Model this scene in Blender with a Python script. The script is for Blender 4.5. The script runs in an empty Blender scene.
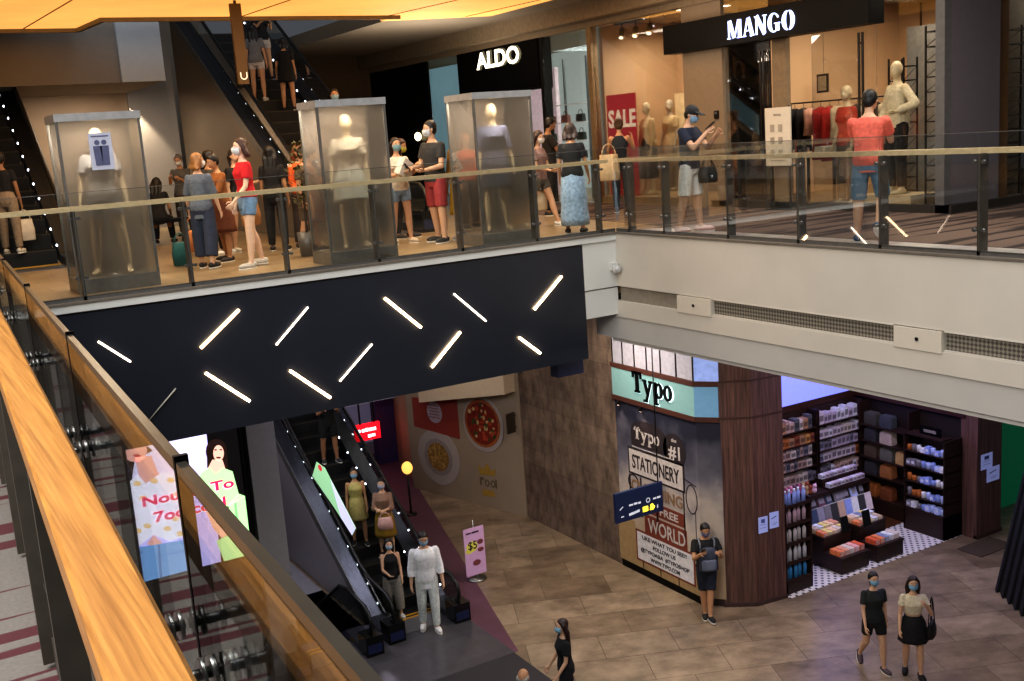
import bpy, bmesh, math, random
from mathutils import Vector, Matrix, Quaternion
from math import sin, cos, pi, radians, sqrt, atan2
random.seed(7)
SC = bpy.context.scene
COL = SC.collection
UP = 7.08            # upper floor level; ground floor is z = 0
V = Vector

# ------------------------------------------------------------------ materials
def lin(h):
    if isinstance(h, str):
        h = h.lstrip('#'); c = [int(h[i:i+2], 16) / 255 for i in (0, 2, 4)]
    else:
        c = list(h)
    return [(x / 12.92 if x <= .04045 else ((x + .055) / 1.055) ** 2.4) for x in c] + [1.0]
_M = {}
def nt(m):
    m.use_nodes = True
    return m.node_tree.nodes, m.node_tree.links, m.node_tree.nodes['Principled BSDF']
def mat(name, col, rough=.6, metal=0., var=.12, scale=12., emit=0., bump=0., spec=.5, stretch=None):
    if name in _M: return _M[name]
    m = bpy.data.materials.new(name); n, l, b = nt(m)
    c = lin(col)
    b.inputs['Roughness'].default_value = rough; b.inputs['Metallic'].default_value = metal
    b.inputs['Specular IOR Level'].default_value = spec
    tc = n.new('ShaderNodeTexCoord'); mp = n.new('ShaderNodeMapping'); no = n.new('ShaderNodeTexNoise')
    l.new(tc.outputs['Object'], mp.inputs['Vector']); l.new(mp.outputs['Vector'], no.inputs['Vector'])
    if stretch: mp.inputs['Scale'].default_value = stretch
    no.inputs['Scale'].default_value = scale; no.inputs['Detail'].default_value = 4
    r = n.new('ShaderNodeValToRGB'); e = r.color_ramp.elements
    e[0].position = .3; e[1].position = .7
    e[0].color = [x * (1 - var) for x in c[:3]] + [1]; e[1].color = [min(1, x * (1 + var)) for x in c[:3]] + [1]
    l.new(no.outputs['Fac'], r.inputs['Fac']); l.new(r.outputs['Color'], b.inputs['Base Color'])
    if emit:
        l.new(r.outputs['Color'], b.inputs['Emission Color']); b.inputs['Emission Strength'].default_value = emit
    if bump:
        bp = n.new('ShaderNodeBump'); bp.inputs['Strength'].default_value = bump; bp.inputs['Distance'].default_value = .02
        l.new(no.outputs['Fac'], bp.inputs['Height']); l.new(bp.outputs['Normal'], b.inputs['Normal'])
    _M[name] = m; return m
def glow(name, col, k=3.):
    if name in _M: return _M[name]
    m = bpy.data.materials.new(name); n, l, b = nt(m); c = lin(col)
    b.inputs['Base Color'].default_value = c; b.inputs['Emission Color'].default_value = c
    b.inputs['Emission Strength'].default_value = k; b.inputs['Roughness'].default_value = .5
    _M[name] = m; return m
def glass(name, tint=(.86, .9, .88), refl=1.0, ior=1.5):
    if name in _M: return _M[name]
    m = bpy.data.materials.new(name); n, l, b = nt(m); o = n['Material Output']; n.remove(b)
    t = n.new('ShaderNodeBsdfTransparent'); t.inputs['Color'].default_value = (*tint, 1)
    g = n.new('ShaderNodeBsdfGlossy'); g.inputs['Roughness'].default_value = .02; g.inputs['Color'].default_value = (.95, .95, .95, 1)
    f = n.new('ShaderNodeFresnel'); f.inputs['IOR'].default_value = ior
    mm = n.new('ShaderNodeMath'); mm.operation = 'MULTIPLY'; mm.inputs[1].default_value = refl; mm.use_clamp = True
    x = n.new('ShaderNodeMixShader')
    l.new(f.outputs[0], mm.inputs[0]); l.new(mm.outputs[0], x.inputs['Fac']); l.new(t.outputs[0], x.inputs[1]); l.new(g.outputs[0], x.inputs[2])
    l.new(x.outputs[0], o.inputs['Surface'])
    _M[name] = m; return m
def frost(name, col, mix=.35):
    if name in _M: return _M[name]
    m = bpy.data.materials.new(name); n, l, b = nt(m); o = n['Material Output']; n.remove(b)
    t = n.new('ShaderNodeBsdfRefraction'); t.inputs['Roughness'].default_value = .33; t.inputs['IOR'].default_value = 1.12; t.inputs['Color'].default_value = (.9, .88, .84, 1)
    d = n.new('ShaderNodeBsdfPrincipled'); d.inputs['Base Color'].default_value = lin(col); d.inputs['Roughness'].default_value = .25
    tc = n.new('ShaderNodeTexCoord'); no = n.new('ShaderNodeTexNoise'); no.inputs['Scale'].default_value = 1.6
    l.new(tc.outputs['Object'], no.inputs['Vector'])
    mr = n.new('ShaderNodeMapRange'); mr.inputs['To Min'].default_value = mix - .1; mr.inputs['To Max'].default_value = mix + .12
    l.new(no.outputs['Fac'], mr.inputs['Value'])
    x = n.new('ShaderNodeMixShader'); l.new(mr.outputs[0], x.inputs['Fac'])
    l.new(t.outputs[0], x.inputs[1]); l.new(d.outputs[0], x.inputs[2]); l.new(x.outputs[0], o.inputs['Surface'])
    _M[name] = m; return m
def wood(name, c1, c2, axis=(1, .06, 1), scale=30, rough=.4):
    if name in _M: return _M[name]
    m = bpy.data.materials.new(name); n, l, b = nt(m)
    tc = n.new('ShaderNodeTexCoord'); mp = n.new('ShaderNodeMapping'); mp.inputs['Scale'].default_value = axis
    no = n.new('ShaderNodeTexNoise'); no.inputs['Scale'].default_value = scale; no.inputs['Detail'].default_value = 6; no.inputs['Roughness'].default_value = .65
    r = n.new('ShaderNodeValToRGB'); e = r.color_ramp.elements
    e[0].position = .35; e[1].position = .68; e[0].color = lin(c1); e[1].color = lin(c2)
    l.new(tc.outputs['Object'], mp.inputs['Vector']); l.new(mp.outputs['Vector'], no.inputs['Vector'])
    l.new(no.outputs['Fac'], r.inputs['Fac']); l.new(r.outputs['Color'], b.inputs['Base Color']); b.inputs['Roughness'].default_value = rough
    _M[name] = m; return m
def tiles(name, c1, c2, mortar, w=.9, h=.45, rot=0., rough=.35, msize=.008, noise=.5, nscale=2.2, vscale=(1, 1, 1)):
    """stone / tile courses: brick texture modulated by a noise"""
    if name in _M: return _M[name]
    m = bpy.data.materials.new(name); n, l, b = nt(m)
    tc = n.new('ShaderNodeTexCoord'); mp = n.new('ShaderNodeMapping'); mp.inputs['Rotation'].default_value = (rot if isinstance(rot, tuple) else (0, 0, rot))
    br = n.new('ShaderNodeTexBrick'); br.inputs['Color1'].default_value = lin(c1); br.inputs['Color2'].default_value = lin(c2)
    br.inputs['Mortar'].default_value = lin(mortar); br.inputs['Scale'].default_value = 1; br.inputs['Mortar Size'].default_value = msize
    br.inputs['Brick Width'].default_value = w; br.inputs['Row Height'].default_value = h
    l.new(tc.outputs['Object'], mp.inputs['Vector']); l.new(mp.outputs['Vector'], br.inputs['Vector'])
    mp2 = n.new('ShaderNodeMapping'); mp2.inputs['Scale'].default_value = vscale; l.new(mp.outputs['Vector'], mp2.inputs['Vector'])
    no = n.new('ShaderNodeTexNoise'); no.inputs['Scale'].default_value = nscale; no.inputs['Detail'].default_value = 7; no.inputs['Roughness'].default_value = .65
    l.new(mp2.outputs['Vector'], no.inputs['Vector'])
    mr = n.new('ShaderNodeMapRange'); mr.inputs['From Min'].default_value = .3; mr.inputs['From Max'].default_value = .7
    mr.inputs['To Min'].default_value = 1 - noise; mr.inputs['To Max'].default_value = 1 + noise * .5
    l.new(no.outputs['Fac'], mr.inputs['Value'])
    mx = n.new('ShaderNodeVectorMath'); mx.operation = 'SCALE'; l.new(br.outputs['Color'], mx.inputs[0]); l.new(mr.outputs[0], mx.inputs['Scale'])
    l.new(mx.outputs[0], b.inputs['Base Color']); b.inputs['Roughness'].default_value = rough
    _M[name] = m; return m
def carpet(name, base, streak, rot, sx, sy, thr=.57, scale=1.0):
    """carpet with long tapering streaks"""
    if name in _M: return _M[name]
    m = bpy.data.materials.new(name); n, l, b = nt(m)
    tc = n.new('ShaderNodeTexCoord'); mp = n.new('ShaderNodeMapping'); mp.inputs['Rotation'].default_value = (0, 0, rot); mp.inputs['Scale'].default_value = (sx, sy, 1)
    no = n.new('ShaderNodeTexNoise'); no.inputs['Scale'].default_value = scale; no.inputs['Detail'].default_value = 1
    r = n.new('ShaderNodeValToRGB'); e = r.color_ramp.elements; e[0].position = thr; e[1].position = thr + .02
    e[0].color = lin(base); e[1].color = lin(streak)
    n2 = n.new('ShaderNodeTexNoise'); n2.inputs['Scale'].default_value = 60
    mr = n.new('ShaderNodeMapRange'); mr.inputs['To Min'].default_value = .75; mr.inputs['To Max'].default_value = 1.25
    l.new(tc.outputs['Object'], n2.inputs['Vector']); l.new(n2.outputs['Fac'], mr.inputs['Value'])
    mx = n.new('ShaderNodeVectorMath'); mx.operation = 'SCALE'
    l.new(tc.outputs['Object'], mp.inputs['Vector']); l.new(mp.outputs['Vector'], no.inputs['Vector']); l.new(no.outputs['Fac'], r.inputs['Fac'])
    l.new(r.outputs['Color'], mx.inputs[0]); l.new(mr.outputs[0], mx.inputs['Scale']); l.new(mx.outputs[0], b.inputs['Base Color'])
    b.inputs['Roughness'].default_value = .9
    _M[name] = m; return m
def mesh_grille(name, c1, c2, sc=22):
    if name in _M: return _M[name]
    m = bpy.data.materials.new(name); n, l, b = nt(m)
    tc = n.new('ShaderNodeTexCoord'); mp = n.new('ShaderNodeMapping'); mp.inputs['Rotation'].default_value = (radians(45), 0, 0)
    ck = n.new('ShaderNodeTexChecker'); ck.inputs['Scale'].default_value = sc; ck.inputs['Color1'].default_value = lin(c1); ck.inputs['Color2'].default_value = lin(c2)
    l.new(tc.outputs['Object'], mp.inputs['Vector']); l.new(mp.outputs['Vector'], ck.inputs['Vector']); l.new(ck.outputs['Color'], b.inputs['Base Color'])
    b.inputs['Roughness'].default_value = .6
    _M[name] = m; return m
def dots(name, c1, c2, sc=9, r=.36):
    """white tile field with small dark dots"""
    if name in _M: return _M[name]
    m = bpy.data.materials.new(name); n, l, b = nt(m)
    tc = n.new('ShaderNodeTexCoord'); mp = n.new('ShaderNodeMapping'); mp.inputs['Rotation'].default_value = (0, 0, radians(45))
    vo = n.new('ShaderNodeTexVoronoi'); vo.inputs['Scale'].default_value = sc; vo.inputs['Randomness'].default_value = 0.; vo.voronoi_dimensions = '2D'
    rp = n.new('ShaderNodeValToRGB'); rp.color_ramp.interpolation = 'CONSTANT'; e = rp.color_ramp.elements; e[0].position = 0; e[1].position = r
    e[0].color = lin(c2); e[1].color = lin(c1)
    l.new(tc.outputs['Object'], mp.inputs['Vector']); l.new(mp.outputs['Vector'], vo.inputs['Vector'])
    l.new(vo.outputs['Distance'], rp.inputs['Fac']); l.new(rp.outputs['Color'], b.inputs['Base Color']); b.inputs['Roughness'].default_value = .3
    _M[name] = m; return m

# ------------------------------------------------------------------ mesh builder
class MB:
    def __init__(s): s.v = []; s.f = []; s.m = []; s.sm = []
    def add(s, vs, fs, m=0, smooth=False):
        k = len(s.v); s.v += [tuple(v) for v in vs]
        for f in fs: s.f.append([i + k for i in f]); s.m.append(m); s.sm.append(smooth)
        return s
    def box(s, x0, x1, y0, y1, z0, z1, m=0):
        x0, x1 = min(x0, x1), max(x0, x1); y0, y1 = min(y0, y1), max(y0, y1); z0, z1 = min(z0, z1), max(z0, z1)
        vs = [(x, y, z) for z in (z0, z1) for y in (y0, y1) for x in (x0, x1)]
        return s.add(vs, [(0, 2, 3, 1), (4, 5, 7, 6), (0, 1, 5, 4), (2, 6, 7, 3), (0, 4, 6, 2), (1, 3, 7, 5)], m)
    def obox(s, c, half, R, m=0):
        vs = [V(c) + R @ V((sx * half[0], sy * half[1], sz * half[2])) for sz in (-1, 1) for sy in (-1, 1) for sx in (-1, 1)]
        return s.add(vs, [(0, 2, 3, 1), (4, 5, 7, 6), (0, 1, 5, 4), (2, 6, 7, 3), (0, 4, 6, 2), (1, 3, 7, 5)], m)
    def bar(s, p, q, w, h=None, m=0):
        """square bar from p to q"""
        p, q = V(p), V(q); d = q - p; L = d.length; h = h or w
        R = d.to_track_quat('Z', 'Y').to_matrix()
        return s.obox((p + q) / 2, (w / 2, h / 2, L / 2), R, m)
    def tube(s, pts, r, n=8, m=0, caps=True):
        pts = [V(p) for p in pts]; rs = r if isinstance(r, (list, tuple)) else [r] * len(pts)
        k = len(s.v); prev = None
        for i, p in enumerate(pts):
            d = (pts[min(i + 1, len(pts) - 1)] - pts[max(i - 1, 0)])
            d = d.normalized() if d.length > 1e-9 else V((0, 0, 1))
            if prev is None:
                a = d.orthogonal().normalized()
            else:
                a = (prev - d * prev.dot(d)); a = a.normalized() if a.length > 1e-6 else d.orthogonal().normalized()
            prev = a; b = d.cross(a)
            for j in range(n):
                t = 2 * pi * j / n; s.v.append(tuple(p + (a * cos(t) + b * sin(t)) * rs[i]))
        for i in range(len(pts) - 1):
            for j in range(n):
                s.f.append([k + i * n + j, k + i * n + (j + 1) % n, k + (i + 1) * n + (j + 1) % n, k + (i + 1) * n + j]); s.m.append(m); s.sm.append(n > 5)
        if caps:
            s.f.append([k + j for j in range(n)][::-1]); s.m.append(m); s.sm.append(False)
            e = k + (len(pts) - 1) * n; s.f.append([e + j for j in range(n)]); s.m.append(m); s.sm.append(False)
        return s
    def ell(s, c, r, R=None, n=12, k=8, m=0):
        R = R or Matrix.Identity(3); c = V(c); vs = []; fs = []
        for i in range(k + 1):
            th = pi * i / k
            for j in range(n):
                ph = 2 * pi * j / n
                vs.append(c + R @ V((r[0] * sin(th) * cos(ph), r[1] * sin(th) * sin(ph), r[2] * cos(th))))
        for i in range(k):
            for j in range(n):
                q = [i * n + j, (i + 1) * n + j, (i + 1) * n + (j + 1) % n, i * n + (j + 1) % n]
                if i == 0: q = [q[0], q[1], q[2]]
                if i == k - 1: q = [q[0], q[1], q[3]] if i else q
                fs.append(q)
        return s.add(vs, fs, m, True)
    def loft(s, rings, m=0, caps=True, smooth=True):
        n = len(rings[0]); k = len(s.v)
        for r in rings: s.v += [tuple(p) for p in r]
        for i in range(len(rings) - 1):
            for j in range(n):
                s.f.append([k + i * n + j, k + i * n + (j + 1) % n, k + (i + 1) * n + (j + 1) % n, k + (i + 1) * n + j]); s.m.append(m); s.sm.append(smooth)
        if caps:
            s.f.append([k + j for j in range(n)][::-1]); s.m.append(m); s.sm.append(False)
            e = k + (len(rings) - 1) * n; s.f.append([e + j for j in range(n)]); s.m.append(m); s.sm.append(False)
        return s
    def lathe(s, prof, c, n=16, m=0):
        c = V(c)
        return s.loft([[c + V((r * cos(2 * pi * j / n), r * sin(2 * pi * j / n), z)) for j in range(n)] for r, z in prof], m)
    def prism(s, pts, off, m=0):
        """flat polygon (3-D points) thickened by the vector off"""
        pts = [V(p) for p in pts]; off = V(off); n = len(pts)
        vs = pts + [p + off for p in pts]
        fs = [list(range(n))[::-1], list(range(n, 2 * n))] + [[i, (i + 1) % n, n + (i + 1) % n, n + i] for i in range(n)]
        return s.add(vs, fs, m)
    def art(s, o, u, v, nrm, pts, d=.004, m=0):
        """polygon given in (u, v) metres on a plane"""
        o, u, v, nrm = V(o), V(u), V(v), V(nrm)
        return s.prism([o + u * a + v * b for a, b in pts], nrm * d, m)
    def text(s, body, o, u, v, h, w=None, d=.01, m=0, align='L', bold=0.):
        """lettering on the plane (o; u right, v up), cap height h, fitted to width w"""
        cu = bpy.data.curves.new('t', 'FONT'); cu.body = body; cu.size = 1; cu.extrude = .5; cu.offset = bold; cu.resolution_u = 3
        ob = bpy.data.objects.new('t', cu); me = ob.to_mesh()
        co = [x.co.copy() for x in me.vertices]; fs = [list(p.vertices) for p in me.polygons]
        ob.to_mesh_clear(); bpy.data.objects.remove(ob); bpy.data.curves.remove(cu)
        if not co: return s
        x0 = min(c.x for c in co); x1 = max(c.x for c in co); y0 = 0
        sy = h / .70; sx = (w / (x1 - x0)) if w else sy
        sh = 0 if align == 'L' else -(x1 - x0) * sx / 2
        o, u, v = V(o), V(u), V(v); nn = u.cross(v).normalized()
        return s.add([o + u * ((c.x - x0) * sx + sh) + v * ((c.y - y0) * sy) + nn * ((c.z + .5) * d) for c in co], fs, m)
    def mesh(s, name, mats, inv=None):
        me = bpy.data.meshes.new(name)
        vs = s.v if inv is None else [tuple(inv @ V(p)) for p in s.v]
        me.from_pydata(vs, [], s.f); me.polygons.foreach_set('material_index', s.m); me.polygons.foreach_set('use_smooth', s.sm)
        for m in (mats if isinstance(mats, (list, tuple)) else [mats]): me.materials.append(m)
        me.update(); return me
    def bottom(s):
        xs = [p[0] for p in s.v]; ys = [p[1] for p in s.v]; zs = [p[2] for p in s.v]
        return V(((min(xs) + max(xs)) / 2, (min(ys) + max(ys)) / 2, min(zs)))
    def thing(s, name, mats, label, cat, group=None, at=None):
        c = V(at) if at else s.bottom(); me = s.mesh(name, mats, Matrix.Translation(-c))
        o = bpy.data.objects.new(name, me); o.location = c; COL.objects.link(o); return tag(o, label, cat, group)
    def struct(s, name, mats):
        c = s.bottom(); o = bpy.data.objects.new(name, s.mesh(name, mats, Matrix.Translation(-c))); o.location = c
        COL.objects.link(o); o['kind'] = 'structure'; return o
    def part(s, name, mats, parent, label=None):
        root = parent
        while root.parent: root = root.parent
        o = bpy.data.objects.new(name, s.mesh(name, mats, root.matrix_basis.inverted())); o.parent = parent; COL.objects.link(o)
        if label: o['label'] = label
        return o
def tag(o, label=None, cat=None, group=None, kind=None):
    if label: o['label'] = label
    if cat: o['category'] = cat
    if group: o['group'] = group
    if kind: o['kind'] = kind
    return o
def root(name, loc, label, cat, group=None, rz=0., kind=None):
    o = bpy.data.objects.new(name, None); o.location = loc; o.rotation_euler = (0, 0, rz); o.empty_display_size = .1
    COL.objects.link(o); return tag(o, label, cat, group, kind)
def dup(o, loc, rz=None, label=None, group=None, scale=None):
    c = o.copy(); COL.objects.link(c); c.location = loc
    if rz is not None: c.rotation_euler = (0, 0, rz)
    if scale: c.scale = scale
    if label: c['label'] = label
    if group: c['group'] = group
    for ch in list(o.children):
        d = ch.copy(); COL.objects.link(d); d.parent = c
        for g in list(ch.children):
            e = g.copy(); COL.objects.link(e); e.parent = d
    return c
def area(name, loc, target, size, power, col=(1, 1, 1), sy=None, spread=None):
    d = bpy.data.lights.new(name, 'AREA'); d.energy = power; d.color = col; d.size = size
    if sy: d.shape = 'RECTANGLE'; d.size_y = sy
    if spread: d.spread = spread
    o = bpy.data.objects.new(name, d); o.location = loc
    o.rotation_euler = (V(target) - V(loc)).to_track_quat('-Z', 'Y').to_euler(); COL.objects.link(o); return o
def spot(name, loc, target, power, angle, col=(1, 1, 1), blend=.5, r=.05):
    d = bpy.data.lights.new(name, 'SPOT'); d.energy = power; d.color = col; d.spot_size = radians(angle); d.spot_blend = blend; d.shadow_soft_size = r
    o = bpy.data.objects.new(name, d); o.location = loc
    o.rotation_euler = (V(target) - V(loc)).to_track_quat('-Z', 'Y').to_euler(); COL.objects.link(o); return o
# ------------------------------------------------------------------ people
def remeshed(mb, voxel, mats, inv=None, smooth=4):
    """union of closed shapes -> one continuous skin (material indices are lost)"""
    me = mb.mesh('tmp', []); o = bpy.data.objects.new('tmp', me); COL.objects.link(o)
    r = o.modifiers.new('r', 'REMESH'); r.mode = 'VOXEL'; r.voxel_size = voxel; r.use_smooth_shade = True
    if smooth:
        s = o.modifiers.new('s', 'SMOOTH'); s.factor = .5; s.iterations = smooth
    dg = bpy.context.evaluated_depsgraph_get(); dg.update()
    ev = o.evaluated_get(dg); out = bpy.data.meshes.new_from_object(ev)
    bpy.data.objects.remove(o); bpy.data.meshes.remove(me)
    out.materials.clear()
    for m in (mats if isinstance(mats, (list, tuple)) else [mats]): out.materials.append(m)
    return out
def add_mesh(me, mb):
    """append raw geometry of mb (with its material indices) to mesh me"""
    bm = bmesh.new(); bm.from_mesh(me); vs = [bm.verts.new(p) for p in mb.v]
    for f, m, s in zip(mb.f, mb.m, mb.sm):
        try: fc = bm.faces.new([vs[i] for i in f]); fc.material_index = m; fc.smooth = s
        except ValueError: pass
    bm.to_mesh(me); bm.free(); return me
def ring(c, rx, ry, X, Y, n=14, p=2.0):
    out = []
    for j in range(n):
        t = 2 * pi * j / n
        out.append(V(c) + X * (rx * abs(cos(t)) ** (2 / p) * (1 if cos(t) >= 0 else -1)) + Y * (ry * abs(sin(t)) ** (2 / p) * (1 if sin(t) >= 0 else -1)))
    return out
def limb(mb, pts, rs, n=10, flat=None):
    mb.tube(pts, rs, n)
    for p, r in zip(pts, rs): mb.ell(p, (r, r, r), n=n, k=6)
SKIN = {'tan': 'b98a66', 'light': 'cfa587', 'pale': 'd9b59c', 'deep': '94694a', 'dim': '8f7058'}
def skeleton(H, female, pose):
    P = V((0, 0, .53)); J = {}
    lean = radians(pose.get('lean', 0)); side = radians(pose.get('side', 0)); up = V((sin(side), sin(lean), cos(lean))).normalized()
    J['up'] = up; J['X'] = V((1, 0, 0)); J['Y'] = up.cross(V((1, 0, 0)))
    J['Y'] = V((0, up.z, -up.y)).normalized()
    J['X'] = J['Y'].cross(up).normalized()
    hw = .054; sw = .092 if female else .108
    for sgn, k in ((-1, 'L'), (1, 'R')):
        f, kn, ab = [radians(a) for a in pose.get('leg' + k, (3, 4, 3))]
        h = P + V((sgn * hw, 0, -.012))
        d = V((sgn * sin(ab), sin(f), -cos(f))).normalized(); d2 = V((sgn * sin(ab) * .6, sin(f - kn), -cos(f - kn))).normalized()
        J['hip' + k] = h; J['kn' + k] = h + d * .242; J['an' + k] = J['kn' + k] + d2 * .238; J['sh' + k] = f - kn
    dz = .042 - min(J['anL'].z, J['anR'].z)
    for k in ('hipL', 'hipR', 'knL', 'knR', 'anL', 'anR'): J[k] = J[k] + V((0, 0, dz))
    P = P + V((0, 0, dz)); J['P'] = P
    J['waist'] = P + up * .10; J['chest'] = P + up * .21; J['neck'] = P + up * .305
    hp, hyw = [radians(a) for a in pose.get('head', (0, 0))]
    hu = (Quaternion(J['X'], -hp) @ (Quaternion(up, hyw) @ V(up)))
    hf = Quaternion(J['X'], -hp) @ (Quaternion(up, hyw) @ J['Y'])
    hu = Quaternion(J['X'], -hp) @ up
    if abs(hyw) > 0:
        hf = Quaternion(up, hyw) @ J['Y']; hr = hf.cross(up); q = Quaternion(hr, -hp); hf = q @ hf; hu = q @ up
    J['hu'] = hu.normalized(); J['hf'] = hf.normalized(); J['hr'] = J['hf'].cross(J['hu']).normalized()
    J['head'] = J['neck'] + up * .035 + J['hu'] * .063 + J['hf'] * .012
    for sgn, k in ((-1, 'L'), (1, 'R')):
        f, ab, e, tw = [radians(a) for a in pose.get('arm' + k, (4, 8, 12, 0))]
        s = P + up * .262 + J['X'] * (sgn * sw)
        d = J['X'] * (sgn * sin(ab)) + J['Y'] * (sin(f) * cos(ab)) - up * (cos(f) * cos(ab)); d.normalize()
        d2 = J['X'] * (sgn * (sin(ab) * .6 - sin(tw))) + J['Y'] * (sin(f + e) * cos(tw)) - up * (cos(f + e) * cos(tw)); d2.normalize()
        J['s' + k] = s; J['el' + k] = s + d * .168; J['wr' + k] = J['el' + k] + d2 * .145; J['hd' + k] = d2
    for k, v in list(J.items()):
        if isinstance(v, Vector) and k not in ('up', 'X', 'Y', 'hu', 'hf', 'hr', 'hdL', 'hdR'): J[k] = v * H
    return J
def torso(mb, J, H, rows, n=14, p=2.3):
    """rows: (t along spine from pelvis in H, rx, ry, forward offset)"""
    rs = [ring(J['P'] + J['up'] * (t * H) + J['Y'] * (o * H), rx * H, ry * H, J['X'], J['Y'], n, p) for t, rx, ry, o in rows]
    mb.loft(rs)
BODY_M = [(-.045, .060, .050, 0), (-.02, .086, .062, -.004), (.02, .090, .064, -.004), (.09, .080, .055, 0), (.14, .084, .057, .004), (.21, .100, .064, .006), (.25, .106, .058, .002), (.275, .080, .046, 0), (.292, .052, .038, 0), (.312, .034, .032, 0)]
BODY_F = [(-.045, .060, .050, 0), (-.02, .088, .062, -.006), (.02, .092, .064, -.006), (.10, .066, .048, 0), (.14, .070, .052, .004), (.205, .084, .066, .012), (.245, .087, .053, .004), (.270, .066, .042, 0), (.290, .042, .034, 0), (.312, .029, .028, 0)]
def infl(rows, g, t0=-9, t1=9): return [(t, rx + g, ry + g, o) for t, rx, ry, o in rows if t0 <= t <= t1]
def person(label, loc, face, H=1.68, female=True, pose=None, skin='light', hair=('short', '17120f'), mask='9fc0d6', top=None, legs=None,
           shoe='d8d6d2', group=None, name='person', cat='person', mannequin=None, bag=None, base=True, cap=None, sole=True):
    pose = pose or {}
    J = skeleton(H, female, pose); rz = atan2(-face[0], face[1])
    R = root(name, loc, label, cat, group, rz)
    skm = mat('skin_' + skin, SKIN[skin], .55, var=.06, scale=20) if not mannequin else mannequin
    vox = .0115 if not mannequin else .012
    mb = MB(); rows = BODY_F if female else BODY_M
    torso(mb, J, H, rows)
    th, kn, ca, an = (.050, .033, .034, .019) if female else (.049, .035, .035, .021)
    ua, el, wr = (.024, .0195, .0135) if female else (.029, .023, .0165)
    dark = mat('eye_dark', '1a1412', .3); lipm = mat('lip', '9c5b52', .5); white = mat('eye_white', 'e8e4de', .3)
    ex = MB()
    for k, sg in (('L', -1), ('R', 1)):
        mid = J['kn' + k].lerp(J['an' + k], .33)
        limb(mb, [J['hip' + k], J['hip' + k].lerp(J['kn' + k], .5), J['kn' + k]], [th * H, (th * .86) * H, kn * H])
        back = (J['kn' + k] - J['an' + k]).normalized().cross(V((1, 0, 0))); back = -back if back.y > 0 else back
        limb(mb, [J['kn' + k], mid + back * (.006 * H), J['an' + k]], [kn * H, ca * H, an * H])
        # foot
        sa = J['sh' + k]; fd = V((0, 1, 0)); drop = 0
        lift = J['an' + k].z - .043 * H
        pit = 0 if lift < .02 * H else max(-1.2, min(.3, sa * 1.0))
        fd = V((sg * .18, cos(pit), sin(pit))).normalized(); fu = V((0, -sin(pit), cos(pit)))
        heel = J['an' + k] - fd * (.022 * H) - fu * (.022 * H); toe = J['an' + k] + fd * (.095 * H) - fu * (.030 * H)
        limb(mb, [J['an' + k], heel.lerp(toe, .45) + fu * (.004 * H)], [an * H, .020 * H]); limb(mb, [heel, heel.lerp(toe, .6), toe], [.020 * H, .021 * H, .014 * H])
        J['foot' + k] = (heel, toe, fd, fu)
        # arms
        limb(mb, [J['s' + k], J['s' + k].lerp(J['el' + k], .4), J['el' + k]], [(ua + .005) * H, ua * H, el * H])
        limb(mb, [J['el' + k], J['el' + k].lerp(J['wr' + k], .3), J['wr' + k]], [el * H, el * H, wr * H])
        # palm and five fingers
        d = J['hd' + k]; lat = J['Y'] - d * J['Y'].dot(d)
        lat = lat.normalized() if lat.length > .35 else (J['X'] * (-sg) - d * (J['X'] * -sg).dot(d)).normalized()
        nrm = d.cross(lat).normalized(); inn = -J['X'] * sg - J['Y'] * .2
        if nrm.dot(inn) < 0: nrm = -nrm
        w = J['wr' + k]
        for q in (-.012, 0., .012): limb(mb, [w, w + d * (.045 * H) + lat * (q * H)], [wr * .8 * H, .0095 * H], 8)
        cu = pose.get('curl', 28)
        for i, (q, L) in enumerate(((.0165, .040), (.0055, .045), (-.0055, .042), (-.0165, .033))):
            p0 = w + d * (.042 * H) + lat * (q * H); a1 = radians(cu * .6); a2 = radians(cu * 1.7)
            p1 = p0 + (d * cos(a1) + nrm * sin(a1)) * (L * .5 * H); p2 = p1 + (d * cos(a2) + nrm * sin(a2)) * (L * .55 * H)
            ex.tube([p0, p1, p2], [.0056 * H, .005 * H, .0038 * H], 6)
        p0 = w + d * (.016 * H) + lat * (.013 * H); p1 = p0 + (lat * .75 + d * .65 + nrm * .25).normalized() * (.026 * H)
        ex.tube([p0, p1, p1 + (d * .9 + nrm * .35 + lat * .1).normalized() * (.022 * H)], [.0072 * H, .006 * H, .0042 * H], 6)
    # neck and head
    hc, hu, hf, hr = J['head'], J['hu'], J['hf'], J['hr']; HR = Matrix((hr, hf, hu)).transposed()
    limb(mb, [J['neck'] - J['up'] * (.02 * H), hc - hu * (.03 * H) - hf * (.008 * H)], [.031 * H if not female else .027 * H, .028 * H if not female else .025 * H])
    mb.ell(hc + hu * (.008 * H) - hf * (.006 * H), (.0445 * H, .055 * H, .056 * H), HR); mb.ell(hc - hu * (.022 * H) + hf * (.012 * H), (.036 * H, .040 * H, .042 * H), HR)
    mb.ell(hc + hf * (.053 * H) - hu * (.010 * H), (.008 * H, .011 * H, .013 * H), HR, 8, 6)
    for sg in (-1, 1): mb.ell(hc + hr * (sg * .045 * H) - hf * (.004 * H) - hu * (.006 * H), (.006 * H, .011 * H, .017 * H), HR, 8, 6)
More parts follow.
